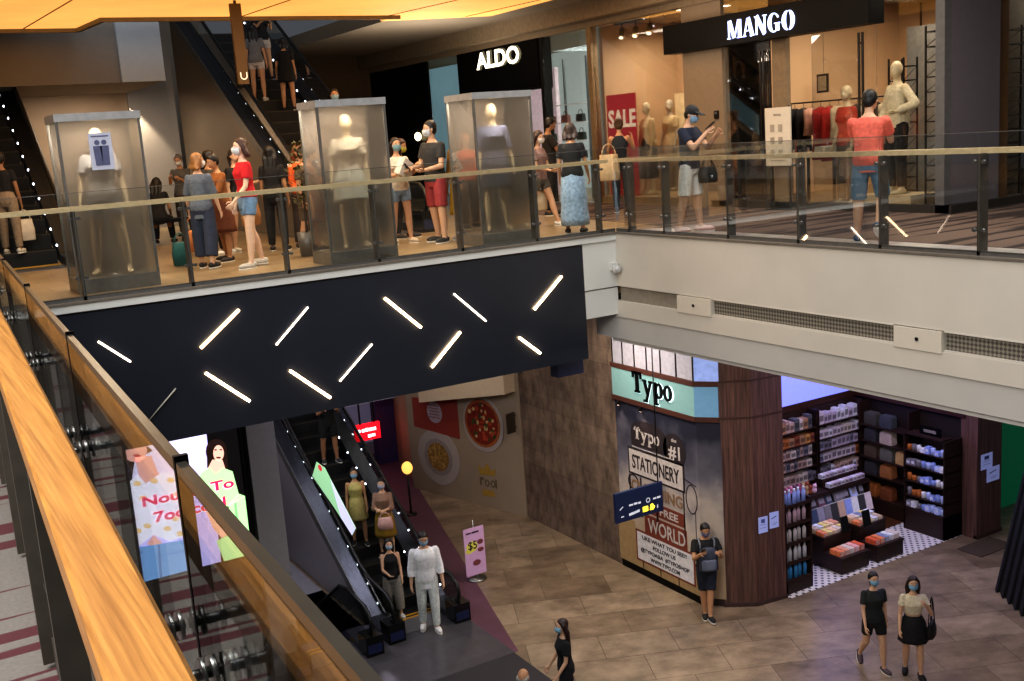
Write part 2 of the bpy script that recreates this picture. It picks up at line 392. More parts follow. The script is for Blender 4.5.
    if not mannequin:
        for sg in (-1, 1):
            ex.ell(hc + hr * (sg * .018 * H) + hf * (.0445 * H) + hu * (.004 * H), (.0085 * H, .004 * H, .0045 * H), HR, 8, 6, 2)
            ex.ell(hc + hr * (sg * .018 * H) + hf * (.0478 * H) + hu * (.004 * H), (.004 * H, .002 * H, .0042 * H), HR, 8, 6, 1)
            ex.obox(hc + hr * (sg * .018 * H) + hf * (.0475 * H) + hu * (.0155 * H), (.0095 * H, .0015 * H, .0016 * H), HR, 1)
        if not mask: ex.ell(hc + hf * (.0495 * H) - hu * (.034 * H), (.015 * H, .004 * H, .0045 * H), HR, 8, 6, 3)
    me = remeshed(mb, vox, [skm, dark, white, lipm]); add_mesh(me, ex); me.name = 'body'
    body = bpy.data.objects.new('body', me); body.parent = R; COL.objects.link(body)
    def part_re(nm, m_, vx, mats, sm=3, lab=None):
        o = bpy.data.objects.new(nm, remeshed(m_, vx, mats, smooth=sm)); o.parent = R; COL.objects.link(o)
        if lab: o['label'] = lab
        return o
    def part_raw(nm, m_, mats, lab=None):
        o = bpy.data.objects.new(nm, m_.mesh(nm, mats)); o.parent = R; COL.objects.link(o)
        if lab: o['label'] = lab
        return o
    # hair
    if hair and not mannequin:
        kind, hcol = hair[:2]; hm = mat('hair_' + hcol, hcol, .5, var=.35, scale=60, stretch=(1, 1, .15)); h = MB()
        if kind != 'bald':
            h.ell(hc + hu * (.021 * H) - hf * (.014 * H), (.0495 * H, .0545 * H, .052 * H), HR)
            h.ell(hc - hf * (.026 * H) - hu * (.004 * H), (.047 * H, .038 * H, .050 * H), HR)
            for sg in (-1, 1): h.ell(hc + hr * (sg * .039 * H) - hf * (.016 * H) + hu * (.008 * H), (.0115 * H, .030 * H, .034 * H), HR)
            h.ell(hc + hu * (.047 * H) + hf * (.010 * H), (.036 * H, .026 * H, .013 * H), HR)
        else:
            for sg in (-1, 1): h.ell(hc + hr * (sg * .038 * H) - hf * (.024 * H) - hu * (.004 * H), (.013 * H, .034 * H, .026 * H), HR)
            h.ell(hc - hf * (.046 * H) - hu * (.006 * H), (.036 * H, .014 * H, .024 * H), HR)
        if kind in ('long', 'bob'):
            L = .15 if kind == 'long' else .075
            if len(hair) > 2: L = hair[2]
            for sg in (-1, 0, 1):
                p0 = hc + hr * (sg * .036 * H) - hf * ((.028 if sg == 0 else .012) * H) + hu * (.01 * H)
                p1 = hc + hr * (sg * .046 * H) - hf * (.036 * H) - hu * (.055 * H); p2 = J['neck'] + hr * (sg * .042 * H) - J['Y'] * (.040 * H) - J['up'] * ((L - .09) * H)
                h.tube([p0, p1, p2], [.026 * H, .027 * H, .017 * H], 8)
                for p, r in ((p0, .026), (p1, .027), (p2, .017)): h.ell(p, (r * H,) * 3, n=8, k=6)
        if kind == 'ponytail':
            p0 = hc - hf * (.062 * H) + hu * (.02 * H); p1 = p0 - hf * (.022 * H) - hu * (.035 * H); p2 = p1 - hu * (.10 * H) + hf * (.01 * H)
            h.tube([p0, p1, p2], [.014 * H, .02 * H, .007 * H], 8); h.ell(p0, (.014 * H,) * 3, n=8, k=6); h.ell(p1, (.02 * H,) * 3, n=8, k=6)
        if kind == 'bun': h.ell(hc - hf * (.055 * H) + hu * (.045 * H), (.024 * H,) * 3, HR)
        part_re('hair', h, .011, [hm], 2)
    if cap:
        cm = mat('cap_' + cap, cap, .8); c = MB()
        c.ell(hc + hu * (.026 * H) - hf * (.008 * H), (.053 * H, .060 * H, .046 * H), HR)
        c.obox(hc + hu * (.030 * H) + hf * (.066 * H), (.036 * H, .034 * H, .004 * H), HR)
        part_re('cap', c, .010, [cm], 1)
    # face mask: a shell over the lower face
    if mask and not mannequin:
        mm = mat('mask_' + mask, mask, .8, var=.05); k = MB(); nu, nv = 10, 6; vs = []
        for i in range(nv + 1):
            for j in range(nu + 1):
                a = radians(-78 + 156 * j / nu); e = radians(-64 + 88 * i / nv)
                vs.append(hc - hu * (.020 * H) + hf * (.010 * H) + hr * (sin(a) * cos(e) * .0435 * H) + hf * (cos(a) * cos(e) * (.048 + .010 * max(0, cos(a)) ** 3) * H) + hu * (sin(e) * .046 * H))
        k.add(vs, [(i * (nu + 1) + j, i * (nu + 1) + j + 1, (i + 1) * (nu + 1) + j + 1, (i + 1) * (nu + 1) + j) for i in range(nv) for j in range(nu)], 0, True)
        for sg in (-1, 1): k.tube([hc + hr * (sg * .041 * H) + hf * (.018 * H) - hu * (.008 * H), hc + hr * (sg * .049 * H) - hf * (.006 * H) + hu * (.006 * H)], .0014 * H, 5)
        part_raw('face_mask', k, [mm])
    # clothing
    hip_r = BODY_F if female else BODY_M
    if legs:
        kind, lc = legs[0], legs[1]; lm = (legs[2] if len(legs) > 2 else None) or mat('cloth_' + lc, lc, .85, var=.18, scale=25)
        b = MB()
        if kind in ('shorts', 'trousers', 'culottes'):
            torso(b, J, H, [(-.075, .075, .058, 0), (-.03, .096, .072, -.004), (.02, .098, .072, -.004), (.085, .084 if not female else .076, .060, 0)])
            for k in 'LR':
                hp, kp, ap = J['hip' + k], J['kn' + k], J['an' + k]
                if kind == 'shorts':
                    fr = legs[3] if len(legs) > 3 else .75; e = hp.lerp(kp, fr); limb(b, [hp, hp.lerp(e, .5)], [.056 * H, .056 * H]); b.tube([hp, hp.lerp(e, .5), e], [.056 * H, .056 * H, .052 * H], 12)
                else:
                    wd = .047 if kind == 'trousers' else .062; wl = .034 if kind == 'trousers' else .055
                    e = kp.lerp(ap, .94 if kind == 'trousers' else .75); limb(b, [hp, kp], [.057 * H, wd * H]); b.tube([hp, kp, kp.lerp(e, .5), e], [.057 * H, wd * H, (wd + wl) / 2 * H, wl * H], 12)
            part_re(kind if kind != 'culottes' else 'trousers', b, .012, [lm], 2)
        elif kind in ('skirt', 'tiered_skirt', 'dress_skirt'):
            Ls = legs[3] if len(legs) > 3 else .2; fl = legs[4] if len(legs) > 4 else .035
            rows = []; N = 24; steps = 9
            for i in range(steps + 1):
                t = i / steps; z = .085 - t * (Ls + .085); rx = (.078 if female else .088) + min(1, t * 3.5) * .028 + fl * t; ry = .062 + min(1, t * 3.5) * .026 + fl * .8 * t
                if kind == 'tiered_skirt': rx += .010 * ((t * 3) % 1); ry += .010 * ((t * 3) % 1)
                c = J['P'] + J['up'] * (z * H) if z > 0 else J['P'] + V((0, 0, z * H)) + (((J['knL'] + J['knR']) / 2 - J['P']) * V((1, 1, 0)) if False else V((0, 0, 0)))
                if z < 0:
                    mid = (J['knL'] + J['knR']) / 2; f = min(1, -z / .25); c = V((J['P'].x + (mid.x - J['P'].x) * f, J['P'].y + (mid.y - J['P'].y) * f, J['P'].z + z * H))
                pts = []
                for j in range(N):
                    a = 2 * pi * j / N; w = 1 + (.05 * t) * cos(a * 8)
                    pts.append(c + J['X'] * (rx * w * H * cos(a)) + J['Y'] * (ry * w * H * sin(a)))
                rows.append(pts)
            b.loft(rows); part_raw('skirt', b, [lm])
    if top:
        kind, tcx = top[0], top[1]; tm = top[2] if len(top) > 2 and top[2] else mat('cloth_' + tcx, tcx, .85, var=.18, scale=25)
        lo = top[3] if len(top) > 3 else -.03
        b = MB(); g = .009 if kind != 'crop' else .006
        rr = [(t, rx + g + (.006 if t < .15 else 0), ry + g + (.004 if t < .15 else 0), o) for t, rx, ry, o in hip_r if lo <= t <= .293]
        if rr and rr[0][0] > lo: rr = [(lo, rr[0][1] + .004, rr[0][2] + .004, rr[0][3])] + rr
        if kind == 'tank': rr = [(t, rx - (.012 if t > .24 else .002), ry, o) for t, rx, ry, o in rr]
        torso(b, J, H, rr)
        if kind != 'tank':
            fr = {'tee': .62, 'loose': .95, 'long': 1.9, 'crop': .5, 'sleeve34': 1.5}.get(kind, .62); ra = ua + (.010 if kind != 'long' else .007)
            for k in 'LR':
                a, e, w = J['s' + k], J['el' + k], J['wr' + k]; a0 = a - J['X'] * ((-1 if k == 'L' else 1) * .012 * H)
                limb(b, [a0, a], [(ra - .006) * H, (ra - .0035) * H])
                if fr <= 1: b.tube([a0, a, a.lerp(e, fr)], [(ra - .006) * H, (ra - .0035) * H, (ra + .002) * H], 10)
                else:
                    q = e.lerp(w, fr - 1); b.tube([a0, a, e], [(ra - .006) * H, (ra - .0035) * H, ra * H], 10); limb(b, [e], [ra * .98 * H]); b.tube([e, q], [ra * .98 * H, (ra - .006) * H], 10)
        part_re('shirt', b, .012, [tm], 2)
    if shoe and not mannequin:
        sm_ = mat('shoe_' + shoe, shoe, .6); so = mat('sole_pale' if sole else 'sole_dark', 'dcd8d0' if sole else '1c1a1a', .7)
        for k in 'LR':
            heel, toe, fd, fu = J['foot' + k]; s_ = MB(); rt = fd.cross(fu).normalized(); FR = Matrix((rt, fd, fu)).transposed()
            c = heel.lerp(toe, .5)
            s_.ell(c + fu * (.004 * H), (.030 * H, .083 * H, .025 * H), FR, 12, 8, 0); s_.ell(heel + fu * (.006 * H), (.025 * H, .026 * H, .024 * H), FR, 10, 6, 0)
            L = c - fu * (.017 * H)
            s_.loft([[L + rt * (cos(t) * .029 * H) + fd * (sin(t) * .083 * H) + fu * (z * H) for t in [2 * pi * j / 14 for j in range(14)]] for z in (-.005, .006)], 1)
            part_raw('shoe', s_, [sm_, so])
    R['_j'] = 0; del R['_j']
    JW = {}; M = R.matrix_basis = Matrix.Translation(V(loc)) @ Matrix.Rotation(rz, 4, 'Z')
    for k, v in J.items():
        if isinstance(v, Vector):
            JW[k] = (M.to_3x3() @ v) if k in ('up', 'X', 'Y', 'hu', 'hf', 'hr', 'hdL', 'hdR') else M @ v
    JW['H'] = H; JW['M'] = M
    return R, JW
def phone_at(J, k, label):
    m = MB(); d = J['hd' + k]; p = J['wr' + k] + d * .10 * 1.0 + J['up'] * .03
    n = (J['hf'] * .8 + J['up'] * -.6).normalized(); n = -n; u = J['X']; v = n.cross(u).normalized(); R = Matrix((u, v, n)).transposed()
    m.obox(p, (.036, .075, .005), R, 0); m.obox(p + n * .0055, (.033, .071, .001), R, 1)
    return m.thing('phone', [mat('phone_body', '15151a', .3), glow('phone_screen', '5a6a80', .5)], label, 'phone')
def bag_at(p, w, d, h, col, label, cat='bag', drop=.25, rz=0., name='tote_bag', soft=.85, strap=True):
    """soft bag hanging from point p (its handle)"""
    R = root(name, V(p) - V((0, 0, drop + h)), label, cat, None, rz)
    m = MB(); M = R.matrix_basis = Matrix.Translation(R.location) @ Matrix.Rotation(rz, 4, 'Z'); rows = []
    for t, sw, sd in ((0, .82, .8), (.04, .95, 1), (.5, 1, 1.05), (.92, soft, .6), (1, soft, .35)):
        rows.append([M @ V((cos(a) * abs(cos(a)) ** -.45 * w / 2 * sw if abs(cos(a)) > 1e-6 else 0, sin(a) * abs(sin(a)) ** -.45 * d / 2 * sd if abs(sin(a)) > 1e-6 else 0, h * t)) for a in [2 * pi * j / 20 for j in range(20)]])
    m.loft(rows); cm = mat('bag_' + col, col, .6, var=.15); m.part('bag_body', [cm], R)
    if strap:
        s = MB()
        for yy in (-d * .18, d * .18):
            s.tube([M @ V((w * .32 * cos(t), yy * (1 - sin(t)), h * .96 + drop * sin(t))) for t in [pi * i / 8 for i in range(9)]], .008, 6)
        s.part('handle', [cm], R)
    return R
# ------------------------------------------------------------------ materials used by the building
FASCIA = mat('fascia_cream', 'cdc6ba', .55, var=.03, scale=2); FASCIA_W = mat('fascia_white', 'd4d4cf', .5, var=.03, scale=2)
NAVY = mat('charcoal_navy_panel', '272a33', .28, var=.06, scale=2)
STEEL = mat('brushed_steel', '8a8a88', .3, .9, var=.1, scale=20, stretch=(1, 1, .1)); DARKM = mat('dark_metal', '2c2b2b', .4, .6); GREYM = mat('grey_metal', '6c6a67', .45, .5)
BLACK = mat('black_panel', '0a090a', .5, var=.05, spec=.12); BLACKG = mat('black_gloss', '141416', .15, var=.05)
OAK = wood('oak_rail', '85592c', 'b27f42', axis=(40, .7, 40), scale=3.0, rough=.38)
OAKF = wood('oak_rail_far', 'cdb48c', 'e4cba4', axis=(3, 3, 8), scale=4)
WALNUT = wood('walnut_panel', '463230', '7a584e', axis=(6, 6, .25), scale=5, rough=.5); DWOOD = wood('dark_shelf_wood', '1c100d', '3a211a', axis=(1, 6, 6), scale=4, rough=.5)
BWOOD = wood('brown_floor_wood', '3e2413', '6a4122', axis=(.4, 6, 1), scale=5, rough=.4)
GL = glass('clear_glass', (.955, .97, .96), .4); GLN = glass('near_glass', (.88, .90, .89), .5); GLS = glass('shop_glass', (.95, .95, .94), .35)
STONE = tiles('ground_stone', '9c8973', '7d6b58', '5e5042', w=1.25, h=.85, rot=radians(24), rough=.3, msize=.006, noise=.5, nscale=1.7, vscale=(1, 1.5, 1))
MARBLE = tiles('bridge_marble', '9a8465', '8d785b', '6d5b45', w=.6, h=.6, rough=.35, noise=.22, nscale=2.5)
LSTONE = tiles('lobby_dark_tile', '4e4c50', '4a484d', '454348', w=.9, h=.9, rough=.2, noise=.2)
ROCK = tiles('brown_stone_cladding', '84705f', '6d5a4e', '524438', w=.34, h=.09, rot=(radians(90), 0, radians(90)), rough=.85, msize=.003, noise=.6, nscale=4.5, vscale=(.5, 1.6, 1))
CARP = carpet('brown_streak_carpet', '66534a', '2a1b1b', radians(-32), .30, 4.2, .53)
CARPN = carpet('grey_red_carpet', '6a6561', '4a2027', radians(-25), .45, 9.5, .60, scale=1.35)
PEACH = mat('peach_wall', 'c8a783', .8, var=.04, scale=2); BEIGE = mat('beige_wall', '857460', .8, var=.04); TAUPE = mat('taupe_wall', '93806b', .85, var=.05, scale=2)
GREYW = mat('grey_wall', '8b857e', .85, var=.04, scale=2); WHITEW = mat('white_wall', 'c9c6c2', .8, var=.03)

# ------------------------------------------------------------------ ground floor (with the opening of the descending escalator)
f = MB(); H0 = (4.85, 6.45, 17.2, 22.0)
for x0, x1, y0, y1 in ((-4, H0[0], -6, 32), (H0[1], 22, -6, 32), (H0[0], H0[1], -6, H0[2]), (H0[0], H0[1], H0[3], 32)): f.box(x0, x1, y0, y1, -.2, 0)
f.struct('floor', [STONE])
def slabp(name, pts, m, z0=0, t=.006):
    b = MB(); b.prism([(x, y, z0) for x, y in pts], (0, 0, t)); return b.struct(name, [m])
slabp('floor_escalator_lobby', [(4.0, 14.93), (8.27, 14.93), (8.27, 17.2), (4.0, 17.2)], LSTONE)
slabp('floor_dark_mat', [(-4, -5), (3.2, -5), (5.0, 9.5), (6.9, 9.5), (8.25, 13.0), (8.25, 14.93), (-4, 14.93)], mat('dark_floor', '2e2c30', .5), t=.008)
slabp('floor_plum_strip', [(8.27, 14.95), (8.34, 14.95), (11.95, 27.8), (8.27, 27.8)], mat('plum_floor', '5d3c4a', .5, var=.12, scale=3))
slabp('floor_grey_patch', [(4.6, 19.6), (6.6, 19.6), (6.6, 22.3), (4.6, 22.3)], mat('grey_patch', '8e8a90', .5), t=.004)
bp = MB(); bp.box(4.8, 6.5, 17.15, 26, -3.2, -3.1).box(6.45, 6.6, 17.2, 22, -3.2, -.0).box(4.7, 4.85, 17.2, 22, -3.2, 0).box(4.8, 6.5, 22, 22.1, -3.2, -.01); bp.struct('floor_basement_pit', [mat('pit_dark', '26242a', .8)])
# ------------------------------------------------------------------ upper floor slabs
MX = lambda y: .06 + .047 * y                       # inner edge of the near walkway
b = MB(); b.box(.3, 9.35, 13.0, 32, UP - .9, UP).box(9.65, 13, 9.0, 13.0, UP - .98, UP - .002).box(9.35, 13, 13.0, 32, UP - .9, UP).box(13, 22, 13.2, 32, UP - 1.0, UP); b.struct('floor_bridge', [MARBLE])
b = MB(); b.box(9.42, 13.1, -4, 13.0, UP, UP + .005).box(13.1, 22, -4, 10.0, UP, UP + .005).prism([(10.3, 13, UP), (13.1, 13, UP), (13.1, 20, UP), (11.2, 20, UP)], (0, 0, .005)); b.struct('floor_carpet_right_wing', [CARP])
b = MB(); b.box(9.6, 22, -4, 13.2, UP - 1.0, UP - .004); b.struct('floor_right_wing_slab', [WHITEW])
b = MB(); b.box(9.4, 10.05, -4, 12.9, UP + .005, UP + .011); b.struct('trim_1', [tiles('pale_edge_tile', 'c9c3be', 'b0a4aa', '8a7a84', w=.8, h=.3, rough=.3, noise=.25)])
b = MB(); b.prism([(-5, -3, UP), (-.025, -3, UP), (.759, 13, UP), (-5, 13, UP)], (0, 0, -.25)); b.struct('floor_near_walkway', [CARPN])
b = MB(); b.box(-5, .6, 12.9, 30, UP - .9, UP - .002); b.struct('floor_left_landing', [MARBLE])
# ------------------------------------------------------------------ fascias round the void
b = MB(); b.box(.75, 8.76, 12.93, 13.1, 5.30, 6.96); b.struct('wall_bridge_fascia', [NAVY])
b = MB(); b.box(.75, 9.35, 12.90, 13.1, 6.985, 7.075); b.struct('trim_2', [FASCIA_W])
b = MB(); b.box(.75, 9.35, 12.88, 13.1, 7.075, 7.10); b.box(9.33, 9.5, -4, 12.95, 7.075, 7.10); b.struct('trim_3', [mat('edge_strip', '6f675d', .5)])
b = MB(); b.box(8.76, 9.36, 12.93, 13.3, 6.30, 6.985).box(8.76, 9.36, 12.945, 13.3, 5.88, 6.28); b.struct('wall_corner_fascia', [FASCIA_W])
b = MB(); b.box(9.35, 9.6, -4, 12.95, 6.30, 7.075); b.struct('wall_right_fascia', [FASCIA])
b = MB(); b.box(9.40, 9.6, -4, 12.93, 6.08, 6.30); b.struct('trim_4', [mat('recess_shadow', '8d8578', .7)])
b = MB(); b.box(9.34, 9.6, -4, 13.0, 5.84, 6.08); b.struct('wall_right_fascia_lip', [FASCIA])
b = MB(); b.box(9.36, 9.7, -4, 13.55, 5.50, 5.84); b.struct('wall_right_soffit_band', [mat('fascia_lower', 'bfbcb6', .6, var=.03, scale=2)])
b = MB(); b.box(9.4, 22, -4, 13.2, 5.44, 5.52); b.struct('ceiling_lower_soffit', [WHITEW])
# ------------------------------------------------------------------ lower-level walls
b = MB(); b.box(11.92, 12.3, 16.78, 20.45, 0, 6.0); b.struct('wall_stone', [ROCK])
d16 = V((-sin(radians(16)), cos(radians(16)), 0)); n16 = V((-cos(radians(16)), -sin(radians(16)), 0)); F0 = V((11.89, 20.42, 0))
FP = lambda s, z, o=0.: F0 + d16 * s + n16 * o + V((0, 0, z))
b = MB(); b.prism([FP(0, 0), FP(3.9, 0), FP(3.9, 5), FP(0, 5)], -n16 * .3); b.struct('wall_food', [mat('food_wall_paint', '9a8a78', .6, var=.05, scale=1.5)])
b = MB(); b.prism([FP(.1, 2.95), FP(3.0, 2.42), FP(3.0, 3.6), FP(.1, 3.9)], n16 * .35); b.struct('wall_food_bulkhead', [mat('bulkhead_cream', 'c9b79f', .7, var=.04)])
b = MB(); b.prism([(10.95, 24.2, 0), (11.6, 26.9, 0), (11.9, 26.9, 0), (11.3, 24.1, 0)], (0, 0, 4)); b.struct('wall_cream_pier', [mat('cream_pier', 'a98e6a', .7, var=.05)])
b = MB(); b.box(11.0, 11.55, 26.6, 27.0, 0, 3.2); b.struct('column_purple', [mat('purple_column', '3d3a72', .6)])
b = MB(); b.box(8.4, 12.5, 29, 29.2, 0, 3.2); b.struct('wall_far_shopfront', [mat('lilac_shopfront', '8f8aa8', .5, var=.1, scale=1, emit=.12)])
b = MB(); b.box(8.3, 11.6, 26.2, 28.9, 1.9, 2.5); b.struct('ceiling_far_canopy', [mat('lilac_canopy', 'a9a3b8', .6, emit=.12)])
b = MB(); b.box(-4, 4.62, 16.80, 17.1, 0, 6.2); b.struct('wall_screen', [mat('dark_grey_wall', '3b3a3c', .6, var=.05)])
b = MB(); b.box(4.66, 5.12, 16.7, 17.25, 0, 6.2); b.struct('column_grey', [mat('pale_column', 'a3a1a3', .6, var=.03)])
b = MB(); b.box(4.6, 6.66, 22.3, 22.5, 0, 6.2); b.struct('wall_behind_escalator', [mat('mauve_grey_wall', '706b70', .7, var=.04)])
b = MB(); b.box(-4, 12.6, 31.6, 31.8, 0, 6.2); b.struct('wall_far_lower', [mat('far_lower_dark', '1b1a1d', .8)])
# ------------------------------------------------------------------ upper-level walls, bulkheads and ceiling
b = MB(); b.box(-5, 6.4, 25.6, 25.8, UP, 12); b.struct('wall_back', [TAUPE])
b = MB(); b.prism([(-5, 22.0, 10.09), (5.35, 22.0, 10.09), (5.35, 22.0, 12.4), (-5, 22.0, 12.4)], (0, 3.4, 0)); b.struct('wall_back_bulkhead', [mat('bulkhead_grey', '7a736c', .8, var=.03)])
b = MB(); b.box(4.56, 5.37, 21.9, 22.0, 10.09, 12.4); b.struct('wall_pale_pier', [mat('pale_blue_pier', 'a4abb2', .7, var=.03)])
b = MB(); b.box(5.4, 8.4, 30, 30.2, UP, 13); b.box(5.37, 6.4, 25.5, 25.6, UP, 13); b.struct('wall_back_right', [GREYW])
b = MB(); b.box(8.6, 13.0, 29.5, 29.7, UP, 11.6); b.struct('wall_far_right', [mat('brown_far_wall', '5c4630', .7)])
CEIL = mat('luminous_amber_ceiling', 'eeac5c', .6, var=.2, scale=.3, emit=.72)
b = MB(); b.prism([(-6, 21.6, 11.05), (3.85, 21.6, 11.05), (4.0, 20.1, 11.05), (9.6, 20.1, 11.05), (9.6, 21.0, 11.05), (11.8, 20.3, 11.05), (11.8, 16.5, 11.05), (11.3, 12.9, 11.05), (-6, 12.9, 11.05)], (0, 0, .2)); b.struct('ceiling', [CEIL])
j = MB()
for (x, y), (x2, y2) in (((2.9, 21.5), (3.5, 12.9)), ((6.4, 20.0), (7.0, 12.9)), ((9.2, 20.9), (10.6, 12.9)), ((11.2, 20.3), (11.7, 16)), ((-6, 17.2), (11.7, 17.2))): j.bar((x, y, 11.046), (x2, y2, 11.046), .02, .012)
j.struct('trim_5', [mat('ceiling_joint', '9a6224', .7)])
b = MB(); b.prism([(-6, 21.62, 10.98), (3.87, 21.62, 10.98), (4.02, 20.12, 10.98), (9.6, 20.12, 10.98), (9.6, 20.04, 10.98), (3.94, 20.04, 10.98), (3.79, 21.54, 10.98), (-6, 21.54, 10.98)], (0, 0, .3)); b.struct('trim_6', [mat('ceiling_edge', '7f7468', .7)])
b = MB(); b.prism([(9.7, 20.3, 11.06), (11.8, 20.3, 11.06), (11.8, 16.5, 11.06), (11.3, 12.9, 11.06), (11.3, -4, 11.06), (22, -4, 11.06), (22, 32, 11.06), (9.7, 32, 11.06)], (0, 0, .3)); b.struct('ceiling_grey_soffit', [mat('soffit_grey', '8a7d6c', .8, var=.03)])
b = MB(); b.box(12.65, 12.95, 13, 32, 10.72, 11.06).box(12.95, 13.1, 10, 32, 10.6, 11.06); b.struct('wall_shop_bulkhead', [mat('bulkhead_brown', '84735c', .8)])
# ------------------------------------------------------------------ small fixtures on the fascias
T = glow('warm_tube', 'ffd9a8', 9.); TD = mat('unlit_tube', 'b8b4aa', .4)
tubes = [((2.04, 6.62), (2.36, 6.33), 1, 'slim pale wall light slanting down right at the left end'), ((3.18, 6.36), (3.69, 6.75), 2, 'bright wall light slanting up right, first of the upper row'),
 ((3.2, 6.05), (3.69, 5.61), 2, 'first bright downslanting wall light of the lower row'), ((2.48, 5.61), (2.83, 5.93), 0, 'dim slim wall light touching the near glass rail'),
 ((4.1, 6.25), (4.56, 6.66), 1, 'slim upslanting wall light above the second bright low one'), ((4.24, 5.9), (4.73, 5.46), 2, 'second bright downslanting wall light of the lower row'),
 ((5.61, 6.63), (6.09, 6.17), 2, 'bright downslanting wall light in the middle upper row'), ((4.88, 5.65), (5.37, 6.06), 1, 'slim upslanting wall light in the middle lower row'),
 ((6.62, 6.55), (7.08, 6.11), 1, 'slim downslanting wall light of the upper row'), ((6.2, 5.61), (6.67, 6.02), 2, 'bright upslanting wall light of the lower row'),
 ((7.87, 6.16), (8.36, 6.57), 2, 'bright upslanting wall light near the cream corner'), ((7.59, 5.8), (7.92, 5.52), 2, 'short bright downslanting wall light near the hanging box')]
for (x0, z0), (x1, z1), k, lab in tubes:
    t = MB(); t.tube([(x0, 12.905, z0), (x1, 12.905, z1)], (.009, .012, .018)[k], 8); R = root('wall_light', ((x0 + x1) / 2, 12.92, min(z0, z1)), lab + ' on the dark fascia', 'light', 'slanted tube lights on the bridge fascia')
    t.part('tube', [(TD, glow('pale_tube', 'ffe9cf', 3.5), T)[k]], R); c = MB(); c.bar((x0, 12.925, z0), (x1, 12.925, z1), .03, .012, 0); c.part('mount', [BLACK], R)
R = root('dome_camera', (9.28, 12.88, 6.5), 'white dome security camera on the inside corner of the cream fascia', 'camera'); m = MB(); m.box(9.22, 9.33, 12.86, 12.93, 6.55, 6.66); m.part('mount', [FASCIA_W], R)
m = MB(); m.ell((9.28, 12.84, 6.56), (.07, .07, .07)); m.part('dome', [mat('dome_grey', 'b9b9b6', .2)], R); m = MB(); m.ell((9.28, 12.82, 6.53), (.035, .035, .035)); m.part('lens', [BLACKG], R)
for y0, y1, wx in ((11.54, 10.85, 'panel nearest the inside corner, left of the first grille'), (7.88, 7.27, 'panel between the two grilles')):
    R = root('access_panel', (9.35, (y0 + y1) / 2, 6.06), 'cream metal access ' + wx, 'access panel'); m = MB(); m.box(9.325, 9.40, y1, y0, 6.06, 6.29); m.part('cover', [mat('access_cream', 'd2cabb', .5, var=.02)], R)
    m = MB(); m.tube([(9.33, (y0 + y1) / 2, 6.18), (9.31, (y0 + y1) / 2, 6.18)], .02, 10); m.part('keyhole', [DARKM], R)
for y0, y1, lab in ((10.83, 7.9, 'long mesh ventilation grille in the cream right fascia'), (7.25, 1.5, 'mesh ventilation grille running out at the right edge of the fascia')):
    R = root('ventilation_grille', (9.38, (y0 + y1) / 2, 6.10), lab, 'vent'); m = MB(); m.box(9.375, 9.40, y1, y0, 6.10, 6.285); m.part('mesh', [mesh_grille('vent_mesh', '4f4b44', '8c8578', 30)], R)
    m = MB(); m.box(9.345, 9.40, y1, y0, 6.285, 6.30).box(9.345, 9.40, y1, y0, 6.08, 6.10); m.part('frame', [FASCIA], R)
R = root('hanging_sign_box', (8.61, 13.3, 5.03), 'navy box sign hanging under the right end of the dark fascia', 'sign'); m = MB(); m.box(8.38, 8.84, 13.2, 13.4, 5.03, 5.27); m.part('box', [mat('navy_box', '1c2140', .4)], R); m = MB(); m.box(8.5, 8.54, 13.28, 13.32, 5.27, 5.4).box(8.7, 8.74, 13.28, 13.32, 5.27, 5.4); m.part('hanger', [DARKM], R)

# ------------------------------------------------------------------ balustrades
def balustrade(name, label, A, B, posts, inward, zt=1.03, glz=1.2, split=None):
    A, B = V(A), V(B); d = (B - A).normalized(); R = root(name, (A + B) / 2, label, 'railing'); nrm = V(inward)
    g = MB(); pts = [(A - A).length] if False else None
    cuts = [0] + posts + [(B - A).length]
    for a, c in zip(cuts, cuts[1:]):
        if c - a < .05: continue
        m = MB(); p, q = A + d * (a + .006), A + d * (c - .006); m.prism([p + V((0, 0, .03)), q + V((0, 0, .03)), q + V((0, 0, glz)), p + V((0, 0, glz))], nrm * .012); m.part('glass_panel', [GL], R)
        m = MB(); m.prism([p + V((0, 0, glz)), q + V((0, 0, glz)), q + V((0, 0, glz + .006)), p + V((0, 0, glz + .006))], nrm * .014); m.part('panel_edge', [GREYM], R)
    for s_ in posts:
        p = A + d * s_ + nrm * .06; m = MB(); Rm = Matrix((d, nrm, V((0, 0, 1)))).transposed()
        m.obox(p + V((0, 0, .5)), (.018, .06, .5), Rm); po = m.part('post', [mat('post_grey', '6a6660', .4, .6)], R)
        for z in (.92, .25):
            m = MB()
            for sg in (-.05, .05): m.tube([p + d * sg + nrm * -.03 + V((0, 0, z)), p + d * sg + nrm * -.075 + V((0, 0, z))], .02, 10)
            m.bar(p + d * -.05 + nrm * -.04 + V((0, 0, z)), p + d * .05 + nrm * -.04 + V((0, 0, z)), .02); m.part('standoff', [STEEL], po)
    m = MB(); e = nrm * .09; m.prism([A + e + V((0, 0, zt - .035)), B + e + V((0, 0, zt - .035)), B + e + V((0, 0, zt + .02)), A + e + V((0, 0, zt + .02))], nrm * .075); m.part('handrail', [OAKF], R)
    m = MB(); m.prism([A + V((0, 0, 0)), B, B + V((0, 0, .045)), A + V((0, 0, .045))], nrm * .03); m.part('base_channel', [GREYM], R)
    return R
balustrade('balustrade', 'glass balustrade with thin oak handrail along the bridge in front of the showcases', (.80, 12.96, UP + .02), (9.38, 12.96, UP + .02), [1.18, 2.4, 3.59, 4.81, 6.04, 7.23, 8.34], (0, 1, 0))
